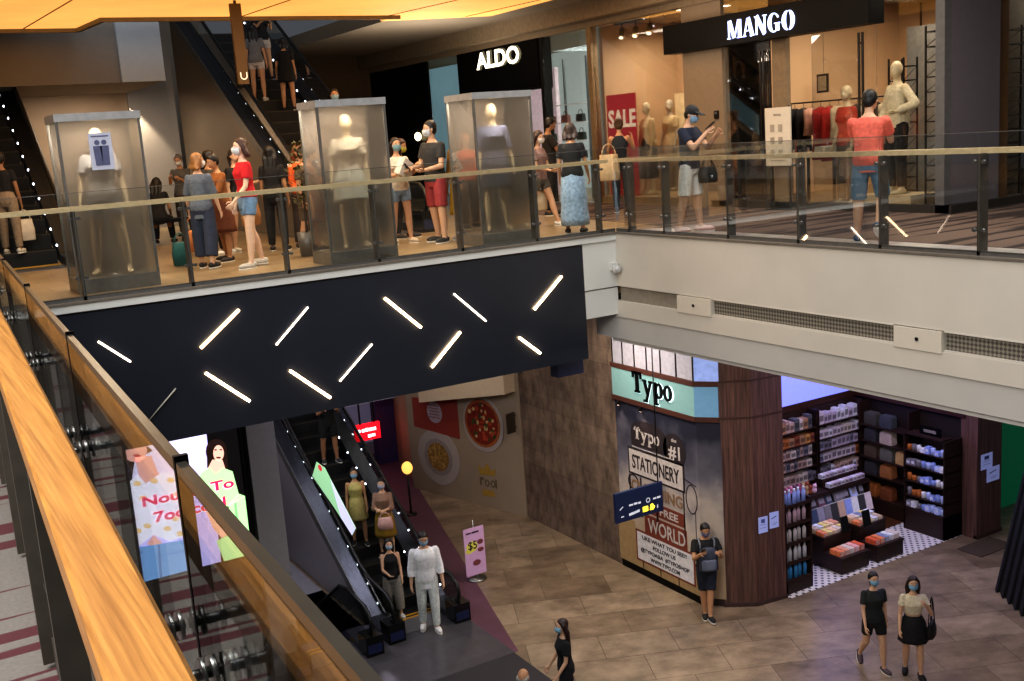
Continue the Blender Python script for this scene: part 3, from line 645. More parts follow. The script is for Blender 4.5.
balustrade('balustrade', 'glass balustrade with thin oak handrail above the cream fascia facing the fashion shop', (9.40, 12.96, UP + .02), (9.40, -2, UP + .02), [.31, 1.11, 2.41, 3.63, 4.84, 6.06, 7.3, 8.6, 9.9], (1, 0, 0))
# the near balustrade, seen from its walkway
R = root('near_balustrade', (.3, 3, UP), 'near balustrade with broad oak handrail and capped glass along the left walkway', 'railing')
nx = lambda off, y: off + .049 * y
ya, yb = -2.2, 12.6
m = MB(); sec = [(-.039, -.018), (-.039, .024), (-.033, .030), (.034, .030), (.040, .024), (.040, -.018)]
m.loft([[V((nx(.115, y) + a, y, UP + 1.0 + z)) for a, z in sec][::-1] for y in (ya, yb)], smooth=False); m.part('handrail', [OAK], R, 'broad golden oak handrail')
js = [ya, -1.02, .10] + [1.22 + 1.12 * i for i in range(11)] + [yb]
for a, c in zip(js, js[1:]):
    p, q = a + .005, c - .005; m = MB(); m.prism([(nx(.196, p), p, UP + .02), (nx(.196, q), q, UP + .02), (nx(.196, q), q, UP + 1.172), (nx(.196, p), p, UP + 1.172)], (.012, 0, 0)); m.part('glass_panel', [GLN], R)
    m = MB(); m.box(-.01, .01, 0, .001, 0, .001); m = MB(); m.prism([(nx(.196, p), p, UP + 1.170), (nx(.196, q), q, UP + 1.170), (nx(.196, q), q, UP + 1.184), (nx(.196, p), p, UP + 1.184)], (.0115, 0, 0)); m.part('cap_rail', [mat('cap_metal', '57534b', .3, .85)], R)
    m = MB(); m.prism([(nx(.195, p), p - .006, UP + .03), (nx(.195, p), p + .002, UP + .03), (nx(.195, p), p + .002, UP + 1.190), (nx(.195, p), p - .006, UP + 1.190)], (.016, 0, 0)); m.part('joint_strip', [BLACK], R)
for y in js[1:-1]:
    m = MB(); m.obox((nx(.115, y), y, UP + .5), (.03, .008, .482), Matrix.Identity(3)); po = m.part('post', [mat('post_bronze', '57524b', .45, .5)], R)
    for z in (.99, .30):
        for sg in (-.072, .072):
            m = MB(); x_ = .125
            m.tube([(nx(x_, y), y + sg, UP + z - .03), (nx(.197, y), y + sg, UP + z - .03)], .007, 8)
            for o in (.180, .191): m.tube([(nx(o - .0025, y), y + sg, UP + z - .03), (nx(o + .0025, y), y + sg, UP + z - .03)], .018, 14)
            m.tube([(nx(.209, y), y + sg, UP + z - .03), (nx(.216, y), y + sg, UP + z - .03)], .018, 14); m.part('standoff', [STEEL], po)
        m = MB(); m.bar((nx(x_, y), y - .07, UP + z - .03), (nx(x_, y), y + .07, UP + z - .03), .012); m.part('bracket', [STEEL], po)
m = MB(); m.prism([(nx(.118, ya), ya, UP), (nx(.225, ya), ya, UP), (nx(.225, yb), yb, UP), (nx(.118, yb), yb, UP)], (0, 0, .10)); m.part('kerb', [mat('kerb_grey', '453f3a', .5, .2)], R)
m = MB(); m.prism([(nx(.225, ya), ya, UP - .6), (nx(.225, yb), yb, UP - .6), (nx(.225, yb), yb, UP + .02), (nx(.225, ya), ya, UP + .02)], (.02, 0, 0)); m.struct('wall_near_fascia', [mat('near_fascia', '4a4743', .6)])
# ------------------------------------------------------------------ escalators
STEPM = mat('escalator_step', '0d0d0f', .6, .2, var=.2, scale=40, stretch=(1, .02, 1)); STEPD = mat('step_blue_grey', '3c4058', .5, .3); SKIRT = mat('escalator_skirt', '42444c', .35, .7); RUB = mat('rubber_handrail', '0f0f10', .45)
def escalator(label, x0, x1, yb_, z0, z1, down=False, clad=None, mx=40, cut=None, group='escalators between the mall levels'):
    """comb plate at yb_ on level z0, rising (or descending) away along +y at 30 degrees to level z1"""
    R = root('escalator', ((x0 + x1) / 2, yb_, z0), label, 'escalator', group); sg = -1 if down else 1; tn = math.tan(radians(30)) * sg
    L = abs(z1 - z0) / abs(tn); cut = cut or L; zy = lambda y: z0 + max(0, y - yb_) * tn
    yE = yb_ + cut; xs = (x0 + .04, x1 - .04)
    n = min(mx, int(cut / .4)); zo = .0
    for i in range(n):
        y = yb_ + .05 + i * .4; z = z0 + (i + (0 if down else 1)) * .4 * tn - (.23 if not down else .0)
        m = MB(); m.box(x0 + .32, x1 - .32, y, y + .42, z - .24, z); m.box(x0 + .32, x1 - .32, y - .002, y + .012, z - .02, z + .002, 1); m.part('step', [STEPD if down else STEPM, mat('step_nose', '2e281a', .6)], R)
    for k, (xa, xb) in enumerate(((x0 + .0, x0 + .30), (x1 - .30, x1))):
        m = MB(); inn = xb if k == 0 else xa
        m.prism([(xa, yb_ - .5, z0), (xa, yb_ - .5, z0 + .12), (xa, yb_ + .2, z0 + .16), (xa, yE, zy(yE) + .12), (xa, yE, zy(yE) - .35), (xa, yb_ + .6, z0 + .05 + (0 if not down else -.4)), (xa, yb_ + .2, z0 - (0 if not down else .2))], (xb - xa, 0, 0)); m.part('skirt', [SKIRT], R)
        m = MB(); c = inn + (.006 if k == 0 else -.006)
        for i in range(int(cut / .42)): m.ell((c, yb_ + .4 + i * .42, zy(yb_ + .4 + i * .42) + .06), (.014, .02, .02), None, 8, 6)
        m.part('skirt_lights', [glow('skirt_led', 'e9f1ff', 5.)], R)
        xc = (xa + xb) / 2; path = [(-.45, .78), (-.62, .70), (-.70, .56), (-.66, .40), (-.5, .32)][::-1]
        pts = [V((xc, yb_ + a, z0 + b)) for a, b in path] + [V((xc, yb_ + .3, z0 + .86)), V((xc, yb_ + .7, z0 + .9 + .2 * tn))] + [V((xc, yE, zy(yE) + .9))]
        pts[4] = V((xc, yb_ - .45, z0 + .80)); m = MB(); m.tube(pts, .035, 8); m.part('handrail', [RUB], R)
        g = MB(); poly = [V((xc, yb_ - .5, z0 + .13))] + [V((xc, p.y, p.z - .03)) for p in pts[1:]] + [V((xc, yE, zy(yE) + .1)), V((xc, yb_ + .3, z0 + .15))]
        g.prism(poly, (.012, 0, 0)); g.part('balustrade_glass', [glass('escalator_glass', (.8, .84, .84), .6)], R)
        m = MB(); m.box(xa - .01, xb + .01, yb_ - .78, yb_ - .42, z0, z0 + .36); m.part('newel', [BLACKG], R)
        m = MB(); m.box(xa + .02, xb - .02, yb_ - .782, yb_ - .775, z0 + .06, z0 + .22); m.part('newel_light', [glow('newel_blue', '1a2344', .06)], R)
    m = MB(); m.box(x0 + .3, x1 - .3, yb_ - .55, yb_ + .05, z0 + .0, z0 + .012); m.part('comb_plate', [mat('comb_plate', '7b7a80', .35, .8)], R)
    m = MB()
    for yy in (-.02, .10): m.box(x0 + .33, x1 - .33, yb_ + yy, yb_ + yy + .04, z0 + .013, z0 + .02)
    m.part('comb_stripe', [mat('comb_yellow', 'c8962a', .5)], R)
    if clad:
        m = MB(); m.prism([(x0 - .02, yb_ + .3, z0 + .01), (x0 - .02, yE, z0 + .01), (x0 - .02, yE, zy(yE) - .02), (x0 - .02, yb_ + .3, z0 + .1)], (.04, 0, 0)); m.part('side_cladding', [clad], R)
        m = MB(); m.prism([(x0 - .03, yb_ + .1, z0 + .02), (x0 - .03, yE, zy(yE) - .12), (x0 - .03, yE, zy(yE) + .12), (x0 - .03, yb_ + .1, z0 + .2)], (.02, 0, 0)); m.part('stringer_trim', [GREYM], R)
    return R
ESC = escalator('up escalator rising from the ground floor lobby behind the man in white', 6.68, 8.28, 17.3, 0, UP - 1.1, clad=mat('mauve_cladding', '8b868a', .35, var=.04))
escalator('escalator descending to the basement beside the ground floor newels', 4.87, 6.47, 17.1, 0, -3.1, down=True, cut=4.6)
escalator('upper escalator rising behind the queue at the middle showcase', 6.45, 8.3, 17.3, UP, UP + 4.6, clad=mat('brown_cladding', '6e604f', .45, var=.05))
escalator('dark escalator rising at the left edge of the upper floor', 1.15, 2.85, 18.3, UP, UP + 4.6, clad=mat('black_cladding', '121214', .4))
b = MB(); b.box(-.6, 1.1, 16.5, 28, UP, UP + 5.5); b.box(1.1, 3.2, 26.5, 26.7, UP, 12.4); b.struct('wall_left', [mat('left_dark', '0c0c0e', .8)])
# ------------------------------------------------------------------ glyph helpers (lettering shapes drawn in unit boxes)
class Art:
    """flat shapes on a plane: o origin, u right, v up (unit vectors), shapes in metres"""
    def __init__(s, o, u, v): s.o, s.u, s.v = V(o), V(u).normalized(), V(v).normalized(); s.n = s.u.cross(s.v).normalized(); s.mb = MB(); s.lift = 0.
    def poly(s, pts, m=0, d=.004): s.mb.art(s.o + s.n * s.lift, s.u, s.v, s.n, pts, d, m); return s
    def rect(s, a, b, c, e, m=0, d=.004): return s.poly([(a, b), (c, b), (c, e), (a, e)], m, d)
    def line(s, p, q, w, m=0, d=.004):
        dx, dy = q[0] - p[0], q[1] - p[1]; L = math.hypot(dx, dy); nx_, ny = -dy / L * w / 2, dx / L * w / 2
        return s.poly([(p[0] + nx_, p[1] + ny), (p[0] - nx_, p[1] - ny), (q[0] - nx_, q[1] - ny), (q[0] + nx_, q[1] + ny)][::-1], m, d)
    def disc(s, cx, cy, rx, ry=None, m=0, d=.004, n=24, a0=0, a1=2 * pi):
        ry = ry or rx; full = abs(a1 - a0 - 2 * pi) < 1e-6; k = n if full else n + 1
        return s.poly([(cx + rx * cos(a0 + (a1 - a0) * i / n), cy + ry * sin(a0 + (a1 - a0) * i / n)) for i in range(k)], m, d)
    def ring(s, cx, cy, rx, ry, wx, wy, m=0, d=.004, a0=0, a1=2 * pi, n=20):
        for i in range(n):
            p, q = a0 + (a1 - a0) * i / n, a0 + (a1 - a0) * (i + 1) / n
            s.poly([(cx + rx * cos(p), cy + ry * sin(p)), (cx + rx * cos(q), cy + ry * sin(q)), (cx + (rx - wx) * cos(q), cy + (ry - wy) * sin(q)), (cx + (rx - wx) * cos(p), cy + (ry - wy) * sin(p))], m, d)
        return s
    def text(s, body, x, y, h, w=None, m=0, d=.006, align='L', bold=0.): s.mb.text(body, s.o + s.u * x + s.v * y + s.n * s.lift, s.u, s.v, h, w, d, m, align, bold); return s
def slab_Typo(a, x, y, h, m=0, d=.01):
    """typewriter slab word: T y p o ; h = cap height"""
    k = h; w = .16 * k
    a.line((x + .36 * k, y), (x + .36 * k, y + h), .2 * k, m, d); a.rect(x + .02 * k, y + h - .14 * k, x + .70 * k, y + h, m, d); a.rect(x + .02 * k, y + h - .32 * k, x + .12 * k, y + h, m, d); a.rect(x + .60 * k, y + h - .32 * k, x + .70 * k, y + h, m, d); a.rect(x + .18 * k, y, x + .54 * k, y + .10 * k, m, d)
    X = x + .80 * k; a.line((X + .12 * k, y + .66 * k), (X + .33 * k, y + .04 * k), w, m, d); a.line((X + .58 * k, y + .66 * k), (X + .22 * k, y - .30 * k), .12 * k, m, d)
    for c in (.12, .58): a.rect(X + (c - .14) * k, y + .60 * k, X + (c + .14) * k, y + .69 * k, m, d)
    a.rect(X + .02 * k, y - .34 * k, X + .30 * k, y - .24 * k, m, d)
    X = x + 1.60 * k; a.line((X + .12 * k, y - .32 * k), (X + .12 * k, y + .68 * k), w, m, d); a.ring(X + .34 * k, y + .33 * k, .27 * k, .36 * k, .14 * k, .11 * k, m, d); a.rect(X - .02 * k, y - .34 * k, X + .28 * k, y - .25 * k, m, d); a.rect(X - .02 * k, y + .60 * k, X + .14 * k, y + .69 * k, m, d)
    a.ring(x + 2.56 * k, y + .33 * k, .29 * k, .36 * k, .15 * k, .11 * k, m, d)
def didone_MANGO(a, x, y, h, W, m=0, d=.01):
    k = W / 4.6; t = .26 * k; s_ = .09 * k
    def R(p, q, r, e): a.rect(x + p * k, y + q * h, x + r * k, y + e * h, m, d)
    def Ln(p, q, w): a.line((x + p[0] * k, y + p[1] * h), (x + q[0] * k, y + q[1] * h), w, m, d)
    R(.02, 0, .12, 1); R(.78, 0, 1.02, 1); Ln((.14, 1), (.46, .05), .22 * k); Ln((.80, 1), (.50, .05), .08 * k); R(-.06, 0, .2, .05); R(.68, 0, 1.1, .05)
    Ln((1.56, 1), (1.86, 0), .24 * k); Ln((1.50, .98), (1.24, 0), .08 * k); R(1.3, .28, 1.7, .34); R(1.14, 0, 1.38, .05); R(1.68, 0, 2.0, .05)
    R(2.12, 0, 2.22, 1); R(2.72, 0, 2.82, 1); Ln((2.18, 1), (2.76, 0), .24 * k); R(2.02, .95, 2.3, 1); R(2.62, .95, 2.92, 1)
    a.ring(x + 3.42 * k, y + .5 * h, .42 * k, .51 * h, .25 * k, .06 * h, m, d, radians(70), radians(290)); R(3.56, .05, 3.80, .48); R(3.46, .43, 3.88, .48); a.ring(x + 3.42 * k, y + .5 * h, .42 * k, .51 * h, .1 * k, .06 * h, m, d, radians(30), radians(62), 6)
    a.ring(x + 4.42 * k, y + .5 * h, .42 * k, .52 * h, .27 * k, .05 * h, m, d, radians(97), radians(263)); a.ring(x + 4.46 * k, y + .5 * h, .42 * k, .52 * h, .27 * k, .05 * h, m, d, radians(-83), radians(83))
def booth(name, x, y0, y1, z0, z1): pass

# ------------------------------------------------------------------ fashion shops on the upper floor, facade plane x = 13 (u of a facade runs towards -y)
UA = V((0, -1, 0)); ZA = V((0, 0, 1))
def panel(x0, x1, y0, y1, z0, z1, name, m): b = MB(); b.box(x0, x1, y0, y1, z0, z1); return b.struct(name, [m])
panel(13.0, 13.06, 25.85, 29.5, UP, 10.7, 'wall_shop_black', BLACK); panel(13.05, 13.3, 20.4, 24.05, 9.55, 10.7, 'wall_shop_black_head', BLACK)
panel(13.0, 13.1, 23.85, 24.05, UP, 10.7, 'trim_7', BLACK); panel(13.0, 13.5, 21.75, 23.2, UP, 9.6, 'wall_shop_black_panel', mat('black_matte', '121012', .6))
panel(13.0, 13.2, 20.3, 20.42, UP, 10.7, 'trim_8', DARKM); panel(12.96, 13.12, 18.42, 18.56, UP, 10.62, 'trim_9', mat('mullion_bronze', '8f7b5f', .4, .4))
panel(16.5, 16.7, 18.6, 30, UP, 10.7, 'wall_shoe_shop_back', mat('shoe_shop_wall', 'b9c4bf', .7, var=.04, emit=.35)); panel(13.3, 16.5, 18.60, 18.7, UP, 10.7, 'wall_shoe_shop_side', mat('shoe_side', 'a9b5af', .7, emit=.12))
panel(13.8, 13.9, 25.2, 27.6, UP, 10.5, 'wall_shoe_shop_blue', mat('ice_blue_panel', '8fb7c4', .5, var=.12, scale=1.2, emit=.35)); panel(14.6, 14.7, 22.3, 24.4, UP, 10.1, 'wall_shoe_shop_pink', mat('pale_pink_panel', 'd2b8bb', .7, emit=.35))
panel(13.0, 22, 13, 31, 10.66, 10.8, 'ceiling_shop', mat('shop_ceiling', '9a8a72', .8)); panel(13.0, 22, 10.15, 13, 10.66, 10.8, 'ceiling_fashion_shop', mat('shop_ceiling2', 'c8a878', .8, emit=.1))
for i, (y0, y1, z1) in enumerate(((20.42, 18.56, 10.6), (18.42, 15.64, 10.6), (25.8, 24.2, 10.6), (14.55, 13.5, 10.6), (11.3, 10.2, 10.6))):
    R = MB(); R.box(13.02, 13.04, y1, y0, UP + .03, z1); o = R.struct('window_%d' % (i + 1), [GLS])
# shoe shop sign and shelves
R = root('shop_sign', (13.0, 22.2, 9.6), 'lit white four letter shop sign on the black shoe shop front', 'sign'); b = MB(); b.box(12.96, 13.05, 20.42, 24.1, 9.58, 10.7); b.part('signboard', [BLACK], R)
a = Art((12.955, 23.12, 10.17), UA, ZA); a.text('ALDO', 0, 0, .36, 1.95, bold=.025); a.mb.part('lettering', [glow('aldo_white', 'fff3d2', 2.5)], R, 'glowing white letters')
b = MB(); a = Art((12.953, 23.05, 10.17), UA, ZA); a.text('ALDO', 0, .0, .36, 1.98, bold=.055, d=.003); a.mb.part('letter_edge', [mat('aldo_edge', '6d6a58', .5, emit=.3)], R)
def display_shelf(y0, y1, x, zs, name, lab):
    R = root(name, (x, (y0 + y1) / 2, UP), lab, 'shelf'); m = MB()
    for y in (y0, y1, (y0 + y1) / 2): m.box(x - .02, x + .02, y - .02, y + .02, UP, UP + 3.1)
    m.part('frame', [GREYM], R)
    for z in zs: m = MB(); m.box(x - .16, x + .16, y1, y0, UP + z - .015, UP + z); m.part('shelf', [mat('shelf_white', 'dcdcd8', .4, emit=.12)], R)
    return R
display_shelf(21.9, 20.1, 14.0, (.9, 1.3, 1.7, 2.1), 'display_shelf', 'white wall shelves with handbags in the shoe shop window')
def handbag(label, loc, w, h, col, group=None):
    R = root('handbag', loc, label, 'handbag', group); x, y, z = loc; c = mat('leather_' + col, col, .45, var=.1)
    m = MB(); m.loft([[V((x + sx * .05 * q, y + sy * w / 2 * q, z + t)) for sx, sy in ((-1, -1), (1, -1), (1, 1), (-1, 1))] for t, q in ((0, .95), (h * .15, 1), (h * .85, .92), (h, .85))], smooth=False); m.part('bag_body', [c], R)
    m = MB(); m.tube([(x, y + w * .3 * cos(t), z + h + h * .55 * sin(t)) for t in [pi * i / 8 for i in range(9)]], .009, 6); m.part('handle', [c], R)
    m = MB(); m.box(x - .058, x - .05, y - .02, y + .02, z + h * .55, z + h * .7); m.part('clasp', [STEEL], R); return R
k = 0
for zi, (z, row) in enumerate(((1.70, ('7a4a3a', 'a06a60', '4a4a48')), (1.30, ('3a4438', '2c3a34', '3c4640')), (.90, ('8a8a80', '6a3a34', '2a2a2c')))):
    for yi, c in enumerate(row):
        handbag('%s handbag on the %s shelf of the shoe shop window, %s' % ({'7a4a3a': 'brown', 'a06a60': 'dusty pink', '4a4a48': 'charcoal', '3a4438': 'olive', '2c3a34': 'dark green', '3c4640': 'grey green', '8a8a80': 'pale grey', '6a3a34': 'maroon', '2a2a2c': 'black'}[c], ('upper', 'middle', 'lower')[zi], ('at its left', 'at its centre', 'at its right')[yi]), (13.98, 21.6 - yi * .6, UP + z), .26, .17, c, 'handbags on the shoe shop shelves')
R = root('wall_lamp', (13.0, 26.5, 8.6), 'round lit globe lamp in the black entrance left of the shoe shop', 'lamp'); m = MB(); m.ell((12.9, 26.5, 8.72), (.09, .09, .11)); m.part('globe', [glow('warm_globe', 'ffe3a8', 5.)], R); m = MB(); m.tube([(12.9, 26.5, 8.8), (12.9, 26.5, 9.2), (13.0, 26.5, 9.2)], .012, 6); m.part('stem', [BLACK], R)
# fashion shop: shell
panel(15.2, 15.3, 15.64, 18.6, UP, 10.6, 'wall_window_back', PEACH); panel(13.0, 13.4, 14.6, 15.64, UP, 10.62, 'column_beige', BEIGE); panel(13.0, 13.1, 13.1, 13.4, UP, 9.85, 'column_beige_slim', mat('beige_dark', '7d6a52', .8))
panel(18.6, 18.8, 9.9, 18.6, UP, 10.7, 'wall_shop_back', PEACH); panel(13.3, 18.6, 18.5, 18.6, UP, 10.7, 'wall_shop_divide', PEACH); panel(13.4, 15.2, 15.56, 15.64, UP, 10.6, 'wall_lobby_side', mat('dark_lobby', '3d3328', .7))
panel(14.9, 18.6, 15.55, 15.65, UP, 10.7, 'wall_shop_left', PEACH)
ml = MB()
for y in (11.6, 12.2, 12.8, 13.5, 14.1, 15.0): ml.box(18.57, 18.6, y - .015, y + .015, UP, 10.6)
ml.struct('trim_10', [mat('wall_groove', '5d4630', .7)])
panel(14.9, 15.0, 10.9, 12.3, UP, 9.85, 'wall_grey_display_board', mat('grey_board', '8c8a84', .7))
panel(13.05, 18.6, 10.15, 15.5, UP + .002, UP + .012, 'floor_shop', mat('shop_floor', '7a6248', .4, var=.08)); panel(13.05, 15.2, 15.64, 18.5, UP, UP + .15, 'floor_window_plinth', mat('plinth_beige', 'a9906c', .6))
# side front of the shop, facing the open aisle at y = 10.1
panel(13.0, 13.15, 10.1, 10.25, UP, 10.66, 'trim_11', mat('corner_grey', '5b5a5c', .5)); panel(13.15, 14.2, 10.1, 10.3, UP, 10.66, 'column_dark_grey', mat('dark_grey_column', '625d64', .6, var=.04)); panel(14.2, 14.75, 10.35, 10.45, UP, 10.66, 'wall_wood_reveal', mat('wood_reveal', '6d5236', .6))
panel(14.75, 22, 10.9, 11.0, UP, 10.66, 'wall_side_back', mat('side_back_grey', '6f6960', .7)); panel(13.0, 22, 10.08, 10.3, 10.6, 11.06, 'wall_side_head', mat('side_head', '5d5347', .8))
m = MB(); m.box(14.75, 22, 10.1, 10.12, UP + .05, 10.6); m.struct('window_6', [GLS])
m = MB(); m.box(13.0, 13.12, 9.98, 15.0, UP, UP + .12); m.box(13.0, 22, 10.02, 10.14, UP, UP + .12); m.struct('baseboard_1', [mat('base_dark', '2b2623', .6)])
# MANGO sign
R = root('shop_sign', (12.9, 13.6, 9.83), 'black sign box with glowing white letters over the fashion shop entrance', 'sign'); b = MB(); b.box(12.72, 13.05, 11.17, 15.82, 9.81, 10.30); b.part('sign_box', [BLACK], R)
a = Art((12.715, 14.10, 9.895), UA, ZA); didone_MANGO(a, 0, 0, .29, 1.42, d=.012); a.mb.part('lettering', [glow('mango_white', 'bccbff', 1.7)], R, 'glowing white letters')
# doors with tall bar handles
for i, (y0, y1, hy) in enumerate(((14.5, 13.5, 13.62), (12.6, 11.35, 11.55))):
    R = root('door_%d' % (i + 1), (13.1, (y0 + y1) / 2, UP), None, None, kind='structure'); m = MB(); m.box(13.06, 13.075, y1, y0, UP + .02, 9.84); m.part('door_glass', [GLS if i else glass('dark_door_glass', (.45, .42, .38), .8)], R)
    m = MB()
    for o in (-.035, .035): m.box(12.97, 13.0, hy + o - .014, hy + o + .014, UP + (.75 if i == 0 else .85), 9.66 if i == 0 else 9.72)
    for z in (8.2, 8.75, 9.55): m.box(12.97, 13.0, hy - .035, hy + .035, z, z + .03)
    m.part('door_handle', [mat('handle_black', '1a1412', .4)], R)
# window contents: sale poster, lights
R = root('sale_poster', (13.25, 17.7, UP + .15), 'tall red SALE poster standing in the left window of the fashion shop', 'poster'); m = MB(); m.box(13.26, 13.29, 17.45, 18.40, UP + .15, 9.24); m.part('board', [mat('sale_red', 'b3161b', .5, var=.05, emit=.12)], R)
a = Art((13.255, 18.34, 8.62), UA, ZA); a.text('SALE', 0, -.02, .33, .9, bold=.03); a.mb.part('lettering', [mat('sale_white', 'e6d8c4', .5, emit=.25)], R)
for i, (y, z) in enumerate(((18.2, 10.52), (17.75, 10.5), (17.3, 10.5))):
    R = root('track_light', (13.6, y, z), '%s beige spotlight on the ceiling track of the left shop window' % ('left', 'middle', 'right')[i], 'light', 'window spotlights'); m = MB(); m.tube([(13.6, y, z), (13.5, y - .08, z - .17)], .055, 12); m.part('can', [mat('spot_can', '8d7550', .4, .3)], R); m = MB(); m.tube([(13.6, y, z), (13.6, y, z + .14)], .012, 6); m.part('bracket', [DARKM], R)
    m = MB(); m.tube([(13.499, y - .081, z - .172), (13.497, y - .083, z - .176)], .045, 12); m.part('lens', [glow('spot_lens', 'fff0d0', 1.2)], R)
m = MB(); m.box(13.55, 13.65, 16.9, 18.4, 10.62, 10.66); m.struct('trim_12', [DARKM])
R = root('wall_keypad', (12.98, 14.8, 8.7), 'small dark access keypad on the beige shop column', 'keypad'); m = MB(); m.box(12.97, 13.0, 14.72, 14.82, 8.62, 8.76); m.part('case', [DARKM], R); m = MB(); m.box(12.965, 12.97, 14.74, 14.80, 8.70, 8.74); m.part('screen', [mat('pad_screen', '5a5f60', .3)], R)
# mannequins
MANW = mat('mannequin_ivory', 'd9c6a2', .5, var=.04); MANB = mat('mannequin_pale', 'f0e2c8', .5, var=.03); MANG = mat('mannequin_grey', 'b8ab96', .5, var=.04)
def mannequin(label, loc, face, H, pose, top, legs, m=MANW, female=True, skirt_parts=True, plinth=.0):
    R, J = person(label, loc, face, H, female, pose, hair=None, mask=None, top=top, legs=legs, shoe=None, mannequin=m, name='mannequin', cat='mannequin')
    b = MB(); M = J['M']; b.lathe([(0.0001, 0), (.16, 0), (.16, .012), (.0001, .014)], M @ V((0, -.02, -.004)), 20); b.tube([M @ V((.0, -.03, .01)), M @ V((0, -.02, H * .42))], .012, 8); b.part('stand', [STEEL], R); return R, J
mannequin('tall ivory mannequin in cream jumper and black trousers, arm on hip, in the right window', (13.42, 11.25, UP + .24), (-.8, .3), 1.95, dict(armL=(-10, 42, 75, 60), armR=(8, 12, 20, 10), head=(4, 30)), ('long', 'dccfb0'), ('trousers', '1b1a1d'), female=False)
b = MB(); b.box(13.1, 13.75, 10.75, 11.7, UP + .01, UP + .24); b.thing('window_plinth', [mat('plinth_cream', 'b9a684', .6)], 'cream display plinth under the tall mannequin by the shop corner', 'plinth')
mannequin('mannequin in a red tee shirt behind the man in the salmon shirt', (13.72, 12.5, UP + .02), (-.9, .2), 1.90, dict(head=(0, 25)), ('tee', 'b8432f'), ('trousers', '6a6258'))
mannequin('ivory mannequin in cream top and long black skirt in the left window', (13.55, 17.45, UP + .16), (-1, .1), 1.80, dict(head=(5, 15)), ('sleeve34', 'c9b38c'), ('skirt', '17161a', None, .36, .015))
mannequin('mannequin in a cream dress deep in the left window beside the panel', (14.45, 17.85, UP + .16), (-1, 0), 1.84, dict(head=(0, 20)), ('tee', 'c2ab80'), ('skirt', 'c2ab80', None, .26, .02), m=MANG)
b = MB(); b.box(14.95, 15.0, 16.6, 18.3, UP + .15, 9.2); b.thing('backdrop_panel', [mat('cream_backdrop', 'dcc79c', .6, emit=.15)], 'cream backdrop panel behind the left window mannequins', 'panel')
# lattice stands of black rods
def lattice(label, x, y, w, d, h, along='x'):
    R = root('wire_rack', (x, y, UP), label, 'rack'); m = MB(); cs = [(x, y), (x + w, y), (x + w, y + d), (x, y + d)]
    for c in cs: m.bar((*c, UP), (*c, UP + h), .022)
    m.part('frame', [DARKM], R); m = MB(); n = int(h / .21)
    for i in range(n + 1):
        z = UP + .02 + i * .21
        for p, q in zip(cs, cs[1:] + cs[:1]): m.bar((*p, z), (*q, z), .016)
        if i < n:
            m.bar((*cs[0], z), (*cs[1], z + .21), .007); m.bar((*cs[3], z), (*cs[0], z + .21), .007)
    m.part('rungs', [DARKM], R); m = MB(); m.box(x - .01, x + w + .01, y - .01, y + d + .01, UP, UP + .06); m.part('base', [GREYM], R); return R
lattice('tall black wire rack left of the dark grey corner column', 13.35, 10.35, .3, .34, 2.62); lattice('shorter black wire rack beside the tall mannequin', 13.8, 11.45, .3, .28, 2.25); lattice('black wire rack in the side window at the right edge', 15.05, 10.3, .5, .4, 2.62)
# notice stand, picture, clothes rail, display table
R = root('notice_stand', (12.86, 13.15, UP), 'white notice board on a black stand beside the shop entrance', 'sign'); m = MB(); m.box(12.84, 12.87, 12.87, 13.43, UP + .72, UP + 1.65); m.part('board', [mat('notice_white', 'cfc6b6', .5, var=.03)], R)
a = Art((12.835, 13.43, UP + .72), UA, ZA); a.rect(.2, .80, .36, .83); [a.rect(.12 + q * .18, .15 + r * .2, .13 + q * .18 + .08, .16 + r * .2 + .1) for q in (0, 1) for r in (0, 1, 2)]; a.rect(.12, .08, .44, .095); a.mb.part('print', [mat('notice_print', '9a9184', .6)], R)
m = MB(); m.bar((12.88, 12.93, UP), (12.88, 12.93, UP + 1.67), .02); m.bar((12.88, 13.37, UP), (12.88, 13.37, UP + 1.67), .02); m.box(12.78, 12.95, 12.9, 13.4, UP, UP + .02); m.part('stand', [DARKM], R)
R = root('framed_notice', (16.06, 15.22, 8.97), 'small framed picture hanging inside the peach shop above the clothes rail', 'picture'); m = MB(); Y = 14.6; m.box(16.05, 16.08, 15.08, 15.36, 8.97, 9.32); m.part('frame', [mat('frame_dark', '3a2a20', .5)], R); m = MB(); m.box(16.04, 16.05, 15.12, 15.32, 9.01, 9.28); m.part('sheet', [mat('frame_sheet', 'd8c8a8', .6)], R); m = MB(); m.tube([(16.07, 15.2, 9.3), (16.07, 15.2, 10.6)], .004, 5); m.part('wire', [DARKM], R)
R = root('clothes_rail', (15.4, 14.2, UP), 'black clothes rail along the shop floor behind the notice board', 'rack'); m = MB(); ra, rb = V((15.3, 15.3, UP + 1.72)), V((15.3, 12.7, UP + 1.72)); m.tube([ra, rb], .014, 8)
for p in (ra, rb): m.tube([p, p - V((0, 0, 1.72))], .014, 8); m.box(p.x - .2, p.x + .2, p.y - .02, p.y + .02, UP + .012, UP + .03)
m.part('frame', [DARKM], R)
gcol = [('1c1a1e', 'black'), ('221d20', 'black'), ('c99a86', 'blush'), ('a91e1a', 'red'), ('b4241c', 'red'), ('c9b496', 'cream'), ('cbb8a0', 'cream'), ('3c342c', 'dark brown'), ('c8bda8', 'off-white'), ('453a30', 'dark brown'), ('bfae92', 'beige'), ('c7b79f', 'cream')]
